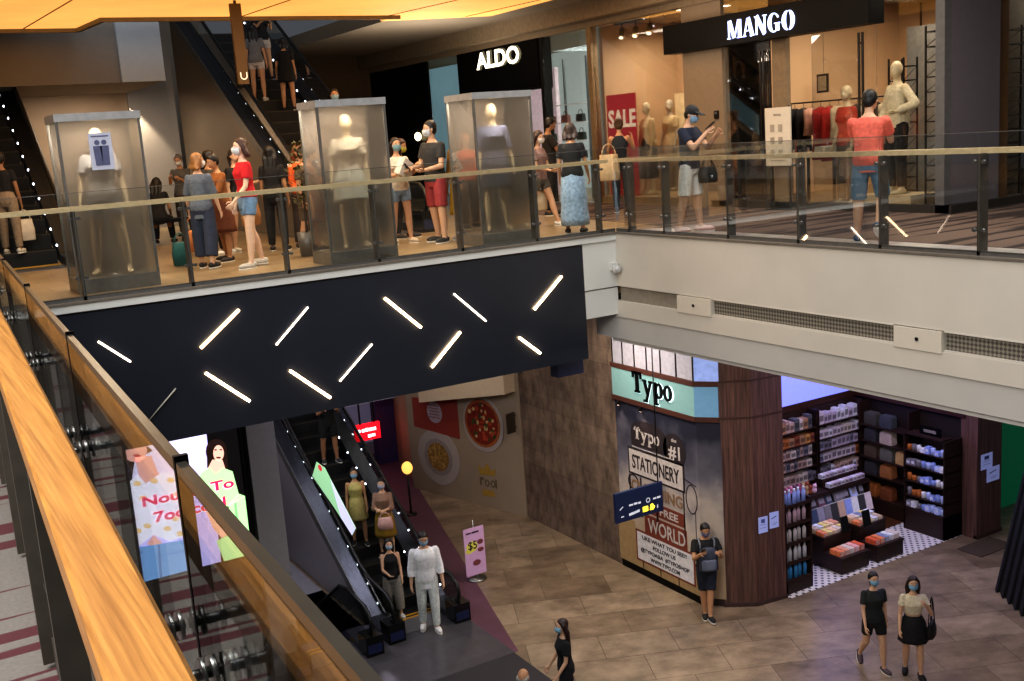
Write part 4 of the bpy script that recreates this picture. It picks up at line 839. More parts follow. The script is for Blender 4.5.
for i, (c, nm) in enumerate(gcol):
    y = 15.2 - i * .215; g = root('hanging_garment', (15.3, y, UP + 1.72), '%s garment on the clothes rail, %s hanger from the left' % (nm, ('first', 'second', 'third', 'fourth', 'fifth', 'sixth', 'seventh', 'eighth', 'ninth', 'tenth', 'eleventh', 'twelfth')[i]), 'garment', 'garments on the clothes rail')
    L = (.75, .8, .5, .95, .98, .6, .7, .72, .85, .62, .7, .66)[i]; m = MB(); rows = []
    for t, w in ((0, .10), (.06, .40), (.2, .42), (.6, .38), (1, .44)):
        rows.append([V((15.3 + (w / 2) * cos(a) * (1 + .06 * sin(5 * a)), y + (.05 + .02 * t) * sin(a), UP + 1.62 - t * L)) for a in [2 * pi * j / 18 for j in range(18)]])
    m.loft(rows); m.part('garment', [mat('garment_' + c, c, .85, var=.2, scale=9)], g); m = MB(); m.tube([(15.3, y, UP + 1.74), (15.3, y, UP + 1.64), (15.12, y, UP + 1.57)], .005, 5); m.tube([(15.3, y, UP + 1.64), (15.48, y, UP + 1.57)], .005, 5); m.part('hanger', [DARKM], g)
R = root('display_table', (14.3, 13.4, UP), 'low table of folded clothes just inside the shop entrance', 'table'); m = MB(); m.box(14.0, 14.7, 12.1, 13.7, UP + .78, UP + .82); m.part('tabletop', [mat('table_top', '8f7a5c', .5)], R)
for x in (14.04, 14.66):
    for y in (12.14, 13.66): m = MB(); m.box(x - .02, x + .02, y - .02, y + .02, UP + .012, UP + .78); m.part('leg', [DARKM], R)
for i, (c, nm) in enumerate((('d8cdb8', 'cream'), ('cfc5b5', 'off-white'), ('b9ab98', 'beige'), ('8c2a20', 'red'), ('ddd4c4', 'white'), ('47403a', 'charcoal'))):
    g = MB(); y = 13.5 - i * .245
    for q in range(3): g.box(14.1 + .01 * q, 14.5 - .01 * q, y - .1 + .005 * q, y + .1 - .006 * q, UP + .82 + q * .045, UP + .862 + q * .045)
    g.thing('folded_garments', [mat('fold_' + c, c, .85, var=.15)], '%s folded pile, %s from the left on the low shop table' % (nm, ('first', 'second', 'third', 'fourth', 'fifth', 'sixth')[i]), 'clothes', 'folded piles on the shop table')

# ------------------------------------------------------------------ three mannequin showcases on the bridge
FR = frost('frosted_panel', 'a39583', .30); SH = mat('showcase_metal', '7d7b77', .4, .6); SHT = mat('showcase_top', 'a9aaab', .4, .3)
def showcase(label, x0, x1, y0, y1, art):
    z0, z1 = UP, UP + 2.12; R = root('showcase', ((x0 + x1) / 2, (y0 + y1) / 2, UP), label, 'showcase', 'frosted showcases on the bridge')
    m = MB(); m.box(x0, x1, y0, y1, z0, z0 + .17); m.part('plinth', [SH], R); m = MB(); m.box(x0 - .01, x1 + .01, y0 - .01, y1 + .01, z1 - .09, z1); m.part('cap', [SHT], R)
    for x in (x0, x1 - .03):
        for y in (y0, y1 - .03): m = MB(); m.box(x, x + .03, y, y + .03, z0 + .17, z1 - .09); m.part('corner_post', [SH], R)
    m = MB(); m.box(x0 + .03, x1 - .03, y0 + .008, y0 + .014, z0 + .17, z1 - .09); m.part('front_panel', [FR], R, 'frosted front pane')
    m = MB(); m.box(x0 + .008, x0 + .014, y0 + .03, y1 - .03, z0 + .17, z1 - .09); m.part('side_panel', [GLS], R); m = MB(); m.box(x1 - .014, x1 - .008, y0 + .03, y1 - .03, z0 + .17, z1 - .09); m.part('side_panel', [GLS], R)
    m = MB(); m.box(x0 + .03, x1 - .03, y1 - .03, y1 - .01, z0 + .17, z1 - .09); m.part('back_panel', [mat('showcase_back', '6a6057', .6, var=.1, scale=2)], R)
    l = area('showcase_light', ((x0 + x1) / 2, y0 + .12, z1 - .12), ((x0 + x1) / 2, y0 + .42, z0 + .3), .8, 34, (1, .88, .72), .2)
    return R
showcase('frosted showcase at the left end of the bridge, paper notice on its front', 2.04, 3.0, 13.73, 14.42, 0); showcase('middle frosted showcase with a white dressed mannequin, escalator behind', 5.10, 6.06, 13.35, 14.02, 1); showcase('right frosted showcase with a navy dressed mannequin below the shoe shop sign', 7.34, 8.28, 13.29, 14.10, 2)
mannequin('blurred mannequin in grey blue denim inside the left showcase', (2.52, 14.02, UP + .18), (-.3, -1), 1.78, dict(legL=(4, 3, 8), legR=(-2, 3, 8), armL=(3, 14, 8, 0), armR=(3, 14, 8, 0)), ('tee', '9a9ca4'), ('shorts', '6e7688', None, .5), m=MANB)
mannequin('blurred mannequin in white floral dress inside the middle showcase', (5.60, 13.66, UP + .18), (-.35, -1), 1.76, dict(armL=(2, 10, 8, 0), armR=(4, 12, 14, 0)), ('tee', 'efeae0'), ('skirt', 'e4ecee', None, .18, .03), m=MANB)
mannequin('blurred mannequin in navy dress inside the right showcase', (7.80, 13.62, UP + .18), (-.4, -1), 1.80, dict(armL=(2, 12, 8, 0), armR=(4, 8, 14, 0)), ('loose', '3a3f58'), ('skirt', '343a54', None, .2, .035), m=MANB)
b = MB(); b.box(2.38, 2.64, 13.722, 13.727, UP + 1.45, UP + 1.88); R = b.thing('paper_notice', [mat('notice_blue', 'b9bdd0', .6, var=.05), mat('notice_ink', '555a7a', .6)], 'blue white paper notice with two standing figures on the left showcase', 'notice')
a = Art((2.38, 13.721, UP + 1.45), (1, 0, 0), ZA); [a.poly([(cx - .04, .05), (cx + .04, .05), (cx + .05, .28), (cx - .05, .28)]).disc(cx, .32, .03) for cx in (.09, .17)]; a.rect(.03, .385, .23, .40); a.mb.part('figures', [mat('notice_ink', '555a7a', .6)], R)
# pole sign hanging over the escalator
R = root('hanging_pole_sign', (5.7, 18.0, 9.72), 'mustard hanging lift sign panel over the upper escalator', 'sign'); m = MB(); m.box(5.57, 5.75, 17.95, 18.02, 9.72, 11.0); m.part('panel', [mat('mustard_panel', '573c10', .5, var=.05)], R)
a = Art((5.54, 17.945, 9.72), (1, 0, 0), ZA); a.ring(.13, .13, .06, .06, .018, .018, 0, .004, pi, 2 * pi).rect(.07, .13, .088, .19).rect(.172, .13, .19, .19); a.mb.part('symbol', [mat('symbol_white', 'efe7d2', .5, emit=.4)], R); m = MB(); m.box(5.64, 5.68, 17.96, 17.99, 11.0, 11.06); m.part('hanger', [DARKM], R)
# potted plant behind the middle showcase
R = root('potted_shrub', (5.42, 15.04, UP), 'leafy shrub in a grey pot just behind the middle showcase', 'plant'); m = MB(); m.lathe([(.0001, 0), (.12, 0), (.15, .35), (.13, .35), (.12, .30), (.0001, .30)], (5.42, 15.04, UP), 18); m.part('pot', [GREYM], R)
m = MB(); m.tube([(5.42, 15.04, UP + .3), (5.43, 15.04, UP + 1.2)], .02, 6); m.part('stem', [mat('stem_brown', '3b2a1c', .8)], R); m = MB(); rnd = random.Random(3)
for i in range(240):
    t = rnd.random(); z = UP + .7 + t * .95; r = .26 * sin(pi * min(1, .15 + t * .85)) * rnd.uniform(.4, 1); an = rnd.uniform(0, 2 * pi); c = V((5.42 + r * cos(an), 15.04 + r * sin(an), z)); dd = V((cos(an), sin(an), rnd.uniform(-.2, .8))).normalized(); sd = dd.cross(V((0, 0, 1))).normalized()
    m.add([c, c + dd * .05 + sd * .022, c + dd * .11, c + dd * .05 - sd * .022], [(0, 1, 2, 3)])
m.part('foliage', [mat('leaf_olive', '4c4a26', .7, var=.4, scale=6)], R)
# ------------------------------------------------------------------ stationery shop on the ground floor
TX = 11.93
b = MB(); b.box(TX, 12.2, 14.35, 16.78, 0, 6.0); b.prism([(TX, 14.35, 0), (12.2, 14.02, 0), (12.4, 14.1, 0), (12.2, 14.6, 0)], (0, 0, 6.0)); b.struct('wall_stationery_shop', [mat('shop_wall_dark', '3a2f2c', .7)])
b = MB(); b.prism([(12.16, 14.05, 0), (12.62, 13.72, 0), (13.27, 13.64, 0), (13.3, 14.0, 0), (12.3, 14.4, 0)], (0, 0, 6.0)); b.struct('column_walnut', [WALNUT])
b = MB(); b.prism([(12.13, 14.04, 0), (12.61, 13.69, 0), (13.28, 13.61, 0), (13.3, 14.0, 0), (12.3, 14.4, 0)], (0, 0, .07)); b.struct('baseboard_2', [mat('column_base', '4a3632', .6)])
c = MB(); 
for z in (3.48, 4.14): c.prism([(12.15, 14.04, z), (12.615, 13.71, z), (13.275, 13.63, z), (13.28, 13.7, z), (12.3, 14.2, z)], (0, 0, .035))
c.struct('trim_13', [mat('column_band', '4a302a', .6)])
YU = V((0, -1, 0)); CH = V((.27, -.33, 0)).normalized(); CHL = .42
TEAL = mat('teal_sign', '7da3a3', .5, var=.04, emit=.05); TEALB = mat('blue_sign_return', '6f9cc0', .5, var=.04, emit=.10); BROWN = mat('brown_trim', '4a2a22', .5)
R = root('shop_sign', (TX, 15.6, 3.5), 'teal shop sign band with black typewriter letters above the shop mural', 'sign')
m = MB(); m.box(TX - .05, TX, 14.35, 16.78, 3.53, 4.08); m.part('sign_band', [TEAL], R); m = MB(); m.prism([(TX - .05, 14.35, 3.53), V((TX - .05, 14.35, 3.53)) + CH * CHL, V((TX - .05, 14.35, 4.08)) + CH * CHL, (TX - .05, 14.35, 4.08)], V((.04, .03, 0))); m.part('sign_return', [TEALB], R)
m = MB()
for z in (3.44, 4.08): m.box(TX - .07, TX, 14.35, 16.80, z, z + .09); m.prism([(TX - .07, 14.35, z), V((TX - .07, 14.35, z)) + CH * (CHL + .02), V((TX - .07, 14.35, z + .09)) + CH * (CHL + .02), (TX - .07, 14.35, z + .09)], V((.05, .04, 0)))
m.part('trim', [BROWN], R)
a = Art((TX - .055, 16.10, 3.70), YU, ZA); slab_Typo(a, 0, 0, .41, d=.03); a.lift = -.003; a.mb.part('lettering', [BLACK], R, 'black typewriter letters'); g = Art((TX - .052, 16.115, 3.686), YU, ZA); slab_Typo(g, 0, 0, .428, d=.004); g.mb.part('letter_glow', [glow('letter_back_glow', 'cfe8ea', 1.2)], R)
R = root('transom_panels', (TX, 15.6, 4.2), 'row of pale panels with dark dividers above the teal shop sign', 'panel'); m = MB(); m.box(TX - .03, TX, 14.35, 16.76, 4.17, 5.42); m.part('panel', [mat('transom_lilac', 'a3a0aa', .5, emit=.05)], R)
m = MB(); m.prism([(TX - .03, 14.35, 4.17), V((TX - .03, 14.35, 4.17)) + CH * CHL, V((TX - .03, 14.35, 5.6)) + CH * CHL, (TX - .03, 14.35, 5.6)], V((.03, .02, 0))); m.part('return_panel', [mat('transom_blue', '8fa4e0', .5, emit=.3)], R)
for y in (16.75, 16.42, 16.05, 15.68, 15.27, 14.83, 14.37): m = MB(); m.box(TX - .045, TX - .03, y - .012, y + .012, 4.17, 5.6); m.part('divider', [DARKM], R)
# mural
R = root('shop_mural', (TX, 15.6, 0), 'large printed mural of stacked shop signs under a cloudy sky on the stationery shop front', 'mural')
m = MB(); m.box(TX - .02, TX, 14.35, 16.76, .14, 3.44); m.prism([(TX - .02, 14.35, .14), V((TX - .02, 14.35, .14)) + CH * CHL, V((TX - .02, 14.35, 3.44)) + CH * CHL, (TX - .02, 14.35, 3.44)], V((.02, .016, 0)))
sk = bpy.data.materials.new('cloud_sky_print'); n_, l_, b_ = nt(sk); tc = n_.new('ShaderNodeTexCoord'); sp = n_.new('ShaderNodeSeparateXYZ'); mr = n_.new('ShaderNodeMapRange'); mr.inputs['From Min'].default_value = 0; mr.inputs['From Max'].default_value = 3.4
no = n_.new('ShaderNodeTexNoise'); no.inputs['Scale'].default_value = 1.3; no.inputs['Detail'].default_value = 6; ad = n_.new('ShaderNodeMath'); ad.operation = 'MULTIPLY_ADD'; ad.inputs[1].default_value = .75; r_ = n_.new('ShaderNodeValToRGB')
l_.new(tc.outputs['Object'], sp.inputs[0]); l_.new(sp.outputs['Z'], mr.inputs['Value']); l_.new(tc.outputs['Object'], no.inputs['Vector']); l_.new(no.outputs['Fac'], ad.inputs[0]); sb = n_.new('ShaderNodeMath'); sb.operation = 'SUBTRACT'; sb.inputs[1].default_value = .37; l_.new(mr.outputs[0], sb.inputs[0]); l_.new(sb.outputs[0], ad.inputs[2]); l_.new(ad.outputs[0], r_.inputs['Fac'])
e_ = r_.color_ramp.elements; e_[0].position = .12; e_[0].color = lin('b09a7c'); e_[1].position = .95; e_[1].color = lin('262736'); q_ = e_.new(.45); q_.color = lin('bfb2a8'); q_ = e_.new(.68); q_.color = lin('6c6a76'); l_.new(r_.outputs['Color'], b_.inputs['Base Color']); b_.inputs['Roughness'].default_value = .5
m.part('sky_print', [sk], R)
m = MB(); m.box(TX - .03, TX, 14.33, 16.78, 0, .14); m.part('plinth', [BLACK], R)
INK = mat('mural_ink', '2c2327', .6); PAP = mat('mural_paper', 'c3b9b4', .6); RUST = mat('mural_rust', '7a3a2a', .6); STR = mat('mural_straw', 'a58a62', .6)
def MA(l=0.):
    a = Art((TX - .021 - l, 16.74, 0), YU, ZA); a.u = a.u * 1.08; return a
a = MA(); pts = [(.42, 2.62), (1.42, 2.62), (1.42, 2.93)] + [(.92 + .5 * cos(t), 2.93 + .22 * sin(t)) for t in [pi * i / 10 for i in range(1, 10)]] + [(.42, 2.93)]
a.poly(pts).disc(1.62, 2.76, .30, .33); a.rect(.30, 2.02, 1.86, 2.56); a.mb.part('sign_shape', [INK], R)
a = MA(.005); a.rect(.34, 2.06, 1.82, 2.52); a.mb.part('sign_face', [PAP], R)
a = MA(.005); slab_Typo(a, .52, 2.76, .25); a.text('#1', 1.47, 2.62, .24, .30, bold=.02); a.text("the", 1.55, 2.93, .07, .14); a.line((.45, 2.585), (1.6, 2.585), .015); a.mb.part('lettering', [PAP], R)
a = MA(.010); a.text('STATIONERY', .43, 2.16, .27, 1.30, bold=.012); a.mb.part('lettering', [INK], R)
a = MA(); a.ring(.42, 1.86, .16, .16, .03, .03); a.rect(.30, 1.2, .34, 2.0).rect(.62, 1.2, .66, 2.0).rect(1.05, 1.1, 1.10, 2.02).rect(1.80, 1.1, 1.83, 2.02); a.line((1.83, 2.3), (2.15, 2.22), .02); a.ring(2.02, 1.95, .15, .28, .02, .02); a.rect(2.10, .95, 2.112, 1.72); a.ring(2.11, .86, .14, .2, .035, .045).line((2.0, .75), (2.22, .97), .02).line((2.0, .97), (2.22, .75), .02); a.mb.part('scaffold', [INK], R)
a = MA(.003); a.text('CLOTHING', .36, 1.70, .22, 1.42, bold=.02); a.mb.part('lettering', [mat('mural_tan', '8d6f52', .6)], R)
a = MA(); a.rect(.8, 1.34, 1.82, 1.60).rect(.7, .92, 1.86, 1.30); a.mb.part('sign_shape', [RUST], R)
a = MA(.005); a.text('FREE', 1.15, 1.40, .14, .5, bold=.02); a.text('WORLD', .80, .97, .27, 1.02, bold=.012); a.mb.part('lettering', [PAP], R)
a = MA(); a.rect(-.1, .14, 2.24, .70); a.rect(-.1, .70, .40, 1.05); a.mb.part('building_print', [STR], R); a = MA(.004); a.rect(.42, .28, 2.05, .92); a.mb.part('marquee_frame', [RUST], R); a = MA(.007); a.rect(.46, .32, 2.01, .88); a.mb.part('marquee_face', [mat('marquee_white', 'c9c4c4', .6, emit=.06)], R)
a = MA(.012)
for t_, y_, x_, w_ in (('LIKE WHAT YOU SEE?!', .76, .62, 1.22), ('FOLLOW US', .63, .92, .62), ('@TYPOASIA  #TYPOSHOP', .50, .56, 1.34), ('WWW.TYPO.COM', .37, .84, .8)): a.text(t_, x_, y_, .075, w_, bold=.012)
a.rect(.6, .15, .615, .3).rect(1.1, .15, 1.115, .3).rect(1.6, .15, 1.615, .3); a.mb.part('lettering', [INK], R)
for i, y in enumerate((16.55, 15.85)):
    L = root('sign_spotlight', (TX - .1, y, 3.36), '%s small spotlight under the teal sign band' % ('left', 'right')[i], 'light', 'sign spotlights'); m = MB(); m.tube([(TX - .1, y, 3.44), (TX - .1, y, 3.36)], .03, 10); m.part('can', [BLACK], L); m = MB(); m.tube([(TX - .1, y, 3.361), (TX - .1, y, 3.357)], .024, 10); m.part('lens', [glow('spot_warm', 'ffd8b0', 6.)], L)
    spot('sign_spot', (TX - .12, y, 3.34), (TX + .03, y, 2.5), 5, 60, (1, .8, .6))
# shop interior shell
IW = mat('shop_interior_dark', '20110d', .7, var=.1); BAND = mat('shop_header_wood', '3c1f18', .5)
b = MB(); b.box(13.2, 18.2, 16.32, 16.5, 0, 5.5); b.struct('wall_shop_interior_back', [IW]); b = MB(); b.box(13.2, 18.12, 16.26, 16.33, 2.46, 2.60).box(18.02, 18.1, 13.5, 16.33, 2.46, 2.9); b.struct('trim_14', [BAND]); b = MB(); b.box(13.3, 18.05, 16.28, 16.32, 2.60, 5.4); b.struct('wall_lilac_bulkhead', [mat('lilac_bulkhead_glow', '7880f2', .6, var=.03, emit=.8)])  # bulkhead emission stands in for the blue light falling on that wall
b = MB(); b.box(18.1, 18.3, 13.5, 16.5, 0, 5.5); b.struct('wall_shop_interior_right', [IW]); b = MB(); b.box(18.05, 18.8, 13.22, 13.6, 0, 5.5); b.struct('column_walnut_right', [WALNUT]); b = MB(); b.box(12.3, 13.3, 14.2, 16.5, 0, 5.5); b.struct('wall_shop_interior_left', [IW])
b = MB(); b.box(18.05, 18.82, 13.2, 13.3, 0, .07); b.struct('baseboard_3', [mat('column_base', '4a3632', .6)])
b = MB(); b.box(13.28, 18.1, 13.55, 14.75, .0, .008); b.struct('floor_dotted_tile', [dots('dotted_tile', 'e6dfdd', '1d1a22', 8.5, .25)]); b = MB(); b.box(13.28, 18.1, 14.75, 16.3, 0, .008); b.struct('floor_brown_boards', [BWOOD]); b = MB(); b.box(13.2, 18.2, 13.6, 16.5, 5.0, 5.1); b.struct('ceiling_stationery_shop', [mat('shop_ceil_dark', '2a2024', .8)])
b = MB(); b.box(18.8, 22, 14.0, 14.2, 0, 5.5); b.struct('wall_green', [mat('green_hoarding', '12744f', .6, var=.05, emit=.12)]); b = MB(); b.box(17.35, 18.35, 12.6, 13.15, .0, .012); b.thing('door_mat', [mat('mat_brown', '4b3d31', .9)], 'brown door mat on the stone floor before the walnut pier', 'mat')
b = MB(); b.box(18.95, 19.35, 13.97, 14.0, 2.0, 2.6); b.thing('wall_notice', [mat('notice_greyblue', '7d86a8', .6, var=.05)], 'grey blue notice high on the green wall', 'notice')
# printed sheets on the two walnut columns
PAPB = mat('sheet_blue_white', 'aab6ee', .6, var=.03, emit=.12); PRN = mat('sheet_print', '5560a0', .6)
def sheet(x, y, z, w, h, label, u=(1, 0, 0), kind=0):
    u = V(u).normalized(); R = root('paper_sheet', (x, y, z), label, 'notice'); a = Art((x, y, z), u, ZA); a.rect(0, 0, w, h, 0, .003); a.mb.part('sheet', [PAPB], R); a = Art((x, y, z), u, ZA); a.lift = .003
    if kind == 0: a.rect(w * .2, h * .5, w * .8, h * .52, 0, .002).rect(w * .2, h * .3, w * .8, h * .32, 0, .002).rect(w * .3, h * .62, w * .7, h * .85, 0, .002)
    else: a.line((w * .2, h * .6), (w * .75, h * .72), .02, 0, .002).rect(w * .3, h * .3, w * .8, h * .32, 0, .002).rect(w * .3, h * .2, w * .7, h * .22, 0, .002)
    a.mb.part('print', [PRN], R)
cu = (.66, -.08, 0)
sheet(12.69, 13.70, 1.35, .20, .30, 'left blue white paper sheet taped to the walnut corner column', cu, 0); sheet(12.93, 13.672, 1.39, .20, .30, 'right blue white paper sheet taped to the walnut corner column', cu, 1)
sheet(18.14, 13.21, 1.42, .36, .32, 'upper paper sheet taped to the right walnut pier', (1, 0, 0), 0); sheet(18.31, 13.20, 1.13, .40, .30, 'lower paper sheet taped to the right walnut pier', (1, 0, 0), 1)
# --- shelving units (things) with goods (individual things)
rnd = random.Random(11)
def unit(name, label, x0, x1, y0, y1, zs, h, back=True, lip=.0):
    R = root(name, ((x0 + x1) / 2, (y0 + y1) / 2, 0), label, 'shelf'); m = MB()
    for x in (x0, x1 - .03): m.box(x, x + .03, y0, y1, .008, h)
    m.part('side_panel', [DWOOD], R)
    if back: m = MB(); m.box(x0, x1, y1 - .02, y1, .008, h); m.part('back_panel', [DWOOD], R)
    for z in zs: m = MB(); m.box(x0, x1, y0, y1, z - .025, z); (m.box(x0, x1, y0 - .008, y0, z - .04, z + lip) if lip else None); m.part('shelf', [DWOOD], R)
    m = MB(); m.box(x0, x1, y0, y1, .008, max(.06, zs[0] - .03)); m.part('base', [DWOOD], R); return R
ORD = ('lowest', 'second lowest', 'middle', 'second highest', 'highest', 'topmost')
# bottle rack beside the corner column
BZ = (.26, .60, .97, 1.33, 1.68); unit('bottle_rack', 'narrow bottle rack standing against the walnut corner column', 13.32, 13.98, 13.68, 14.02, BZ, 1.75, lip=.03)
bcol = [('3f7fb0', 'blue'), ('b9b6bc', 'grey'), ('bcb2b4', 'pale'), ('b89aa8', 'pink'), ('8fa0e0', 'lilac blue')]
for r, z in enumerate(BZ):
    proto = None
    for i in range(5):
        loc = (13.40 + i * .115, 13.76 + .02 * (i % 2), z)
        if proto is None:
            proto = root('water_bottle', loc, 'leftmost %s drink bottle on the %s shelf of the narrow rack' % (bcol[r][1], ORD[r]), 'bottle', '%s bottles on the narrow rack' % bcol[r][1]); m = MB(); m.lathe([(.0001, 0), (.036, .002), (.036, .19), (.02, .225), (.02, .24), (.0001, .24)], loc, 12); m.part('bottle_body', [mat('bottle_' + bcol[r][0], bcol[r][0], .35, emit=.06)], proto)
            m = MB(); m.lathe([(.0001, .24), (.023, .24), (.021, .28), (.0001, .282)], loc, 12); m.part('cap', [mat('bottle_cap_' + str(r), ('20405a', 'd8d8dc', '3a3436', 'd8c8d0', 'e0e4f8')[r], .4)], proto)
        else: dup(proto, loc, None, '%s %s drink bottle from the left, %s shelf of the narrow rack' % (('first', 'second', 'third', 'fourth', 'fifth')[i], bcol[r][1], ORD[r]))
# tiered floor tables with books
ITEMC = {'d07a50': 'orange', 'c98a70': 'salmon', 'd8c27a': 'yellow', 'c9b8b0': 'pale', 'b8a08a': 'beige', 'd9a0a0': 'pink', '7c86a8': 'blue grey', 'c9c9d4': 'white', 'c25a3c': 'red orange', 'd4b090': 'peach'}
def tier_table(label, x0, x1, y0, y1, cols, sign_x):
    R = root('tiered_table', ((x0 + x1) / 2, (y0 + y1) / 2, 0), label, 'table'); ym = (y0 + y1) / 2
    m = MB(); m.box(x0, x1, y0 + .05, ym, .03, .30).box(x0, x1, y0 + .03, ym, .30, .34); m.part('front_tier', [DWOOD], R); m = MB(); m.box(x0, x1, ym, y1, .03, .58).box(x0, x1, ym - .02, y1, .58, .62); m.part('back_tier', [DWOOD], R)
    for x in (x0 + .05, x1 - .05):
        for y in (y0 + .1, y1 - .1): m = MB(); m.tube([(x, y, .008), (x, y, .03)], .025, 8); m.part('caster', [BLACK], R)
    k = 0
    for tier, (ya, yb2, z) in enumerate(((y0 + .05, ym - .05, .34), (ym + .02, y1 - .03, .62))):
        nrow = 2 if tier else 1
        for rr in range(nrow):
            for i in range(5):
                c = cols[k % len(cols)]; k += 1; w = (x1 - x0 - .06) / 5; BL = '%%s %s book, %s pile of the %s row, %s' % (ITEMC[c], ('first', 'second', 'third', 'fourth', 'fifth')[i], 'low front' if tier == 0 else ('raised middle' if rr == 0 else 'raised rear'), 'left book table' if x0 < 15 else 'right book table'); nq = 3 if tier == 0 or rr else 2; cx = x0 + .03 + w * (i + .5); dy = (yb2 - ya) / nrow; cy = ya + dy * (rr + .5); proto = None
                for q in range(3 if tier == 0 or rr else 2):
                    loc = (cx + rnd.uniform(-.006, .006), cy + rnd.uniform(-.006, .006), z + q * .032)
                    if proto is None:
                        g = MB(); hw, hh = w / 2 - .01, min(dy / 2 - .01, .13); g.box(cx - hw, cx + hw, cy - hh, cy + hh, z, z + .004, 0).box(cx - hw + .004, cx + hw - .003, cy - hh + .003, cy + hh - .003, z + .004, z + .026, 1).box(cx - hw, cx + hw, cy - hh, cy + hh, z + .026, z + .030, 0).box(cx - hw, cx - hw + .004, cy - hh, cy + hh, z, z + .03, 0)
                        proto = g.thing('book', [mat('cover_' + c, c, .5, var=.2, scale=14, emit=.10), mat('pages', 'd8d0d0', .8)], BL % 'lowest', 'book', 'books on the tiered tables')
                    else: dup(proto, (proto.location.x + rnd.uniform(-.006, .006), proto.location.y, loc[2]), rnd.uniform(-.04, .04), BL % ('topmost' if q == nq - 1 else 'middle'))
    s = root('table_sign', (sign_x, ym - .01, .62), 'small black chalkboard price sign on the %s' % label.split(',')[0], 'sign'); m = MB(); m.obox((sign_x, ym, .76), (.10, .01, .15), Matrix.Rotation(radians(-12), 3, 'X')); m.part('board', [BLACKG], s)
    a = Art((sign_x - .07, ym - .012, .72), (1, 0, 0), V((0, .2, .98))); a.ring(.07, .07, .035, .05, .015, .015).rect(.02, -.03, .05, .02).rect(.06, -.03, .10, .02).rect(.115, -.03, .13, .02); a.mb.part('lettering', [mat('chalk', 'b9bed8', .7, emit=.2)], s)
    m = MB(); m.obox((sign_x, ym + .03, .625), (.09, .05, .006), Matrix.Identity(3)); m.part('foot', [BLACKG], s); return R
tier_table('left tiered book table, nearest the bottle rack', 14.72, 15.46, 13.62, 14.62, ['d07a50', 'c98a70', 'c9b8b0', 'd9a0a0', 'c25a3c', 'd07a50', 'd8c27a', 'd4b090', 'c9b8b0', 'd8c27a', 'b8a08a', 'c9c9d4', 'd8c27a', 'd4b090', 'c98a70'], 15.3)
tier_table('right tiered book table, beside the boarded floor', 15.66, 16.40, 13.60, 14.56, ['c25a3c', 'd07a50', '7c86a8', 'c9c9d4', 'c9b8b0', 'd07a50', 'd4b090', 'd8c27a', 'c9c9d4', 'b8a08a', 'd4b090', 'c9b8b0', '7c86a8', 'd8c27a', 'c9c9d4'], 15.86)
def box_thing(name, x0, x1, y0, y1, z0, z1, c, label, cat, group, em=.035):
    g = MB(); g.box(x0, x1, y0, y1, z0, z1, 0); e = .004; g.box(x0 + .1 * (x1 - x0), x1 - .1 * (x1 - x0), y0 - e, y0, z0 + .25 * (z1 - z0), z0 + .7 * (z1 - z0), 1)
    cc = lin(c); dk = '%02x%02x%02x' % tuple(int(int(c[i:i + 2], 16) * .62) for i in (0, 2, 4))
    return g.thing(name, [mat('goods_' + c, c, .5, var=.18, scale=10, emit=em), mat('goods_' + dk, dk, .6)], label, cat, group)
CN = {'c4a8a0': 'pale pink', 'b89a90': 'dusty pink', 'd0c0b8': 'cream', 'a67c60': 'tan', '8a4a38': 'rust', 'c9b9c4': 'lilac white', 'b8a8bc': 'mauve', '5a5a60': 'charcoal', '8f8aa0': 'grey lilac', 'a88a6a': 'kraft', 'd4d0dc': 'white', '44506e': 'navy', 'a03040': 'red', '7a7480': 'grey', '8896d8': 'blue', 'aab4e8': 'light blue', 'b06838': 'orange', '6c4a60': 'plum', '3c3a40': 'black', 'c08a50': 'amber'}
ORDN = ('first', 'second', 'third', 'fourth', 'fifth', 'sixth', 'seventh', 'eighth', 'ninth', 'tenth', 'eleventh', 'twelfth', 'thirteenth')
# middle gondola: sloping bookfront, goods on top
R = unit('display_gondola', 'dark display gondola behind the tiered book tables', 14.75, 16.95, 14.95, 15.50, (.30, .74, 1.08), 1.10, lip=.04)
fr = ['a03040', 'c4a8a0', '44506e', '8f8aa0', '7a7480', '3c3a40', 'b89a90', '8896d8', 'd4d0dc', '3c3a40', 'c9b9c4']
for i, c in enumerate(fr):
    x = 14.80 + i * .195; g = MB(); g.obox((x + .09, 14.90, .66), (.088, .026, .175), Matrix.Rotation(radians(-14), 3, 'X'), 0); g.obox((x + .093, 14.90, .66), (.084, .019, .178), Matrix.Rotation(radians(-14), 3, 'X'), 1)
    g.thing('journal', [mat('journal_' + c, c, .5, var=.1, emit=.12), mat('pages', 'd8d0d0', .8)], '%s journal, %s from the left along the gondola front ledge' % (CN[c], ORDN[i]), 'book', 'journals on the gondola front')
m = MB(); m.box(14.75, 16.98, 14.84, 14.96, .44, .475); m.part('ledge', [DWOOD], R)
for i, (c, w) in enumerate((('b06838', .2), ('8896d8', .17), ('3c3a40', .2), ('6c4a60', .2), ('44506e', .16), ('7a7480', .3), ('3c3a40', .18), ('aab4e8', .18), ('3c3a40', .14))):
    x = 14.82 + i * .235; g = MB(); g.obox((x + w / 2, 15.05, .93), (w / 2, .015, .135), Matrix.Rotation(radians(-22), 3, 'X'), 0); g.obox((x + w / 2, 15.032, .93), (w / 2 * .7, .006, .07), Matrix.Rotation(radians(-22), 3, 'X'), 1)
    g.thing('notebook', [mat('note_' + c, c, .5, var=.25, scale=12, emit=.10), mat('note_label', 'b8b4c4', .6)], '%s notebook leaning on the gondola middle shelf, %s from the left' % (CN[c], ORDN[i]), 'notebook', 'notebooks leaning on the gondola')
rnd = random.Random(5)
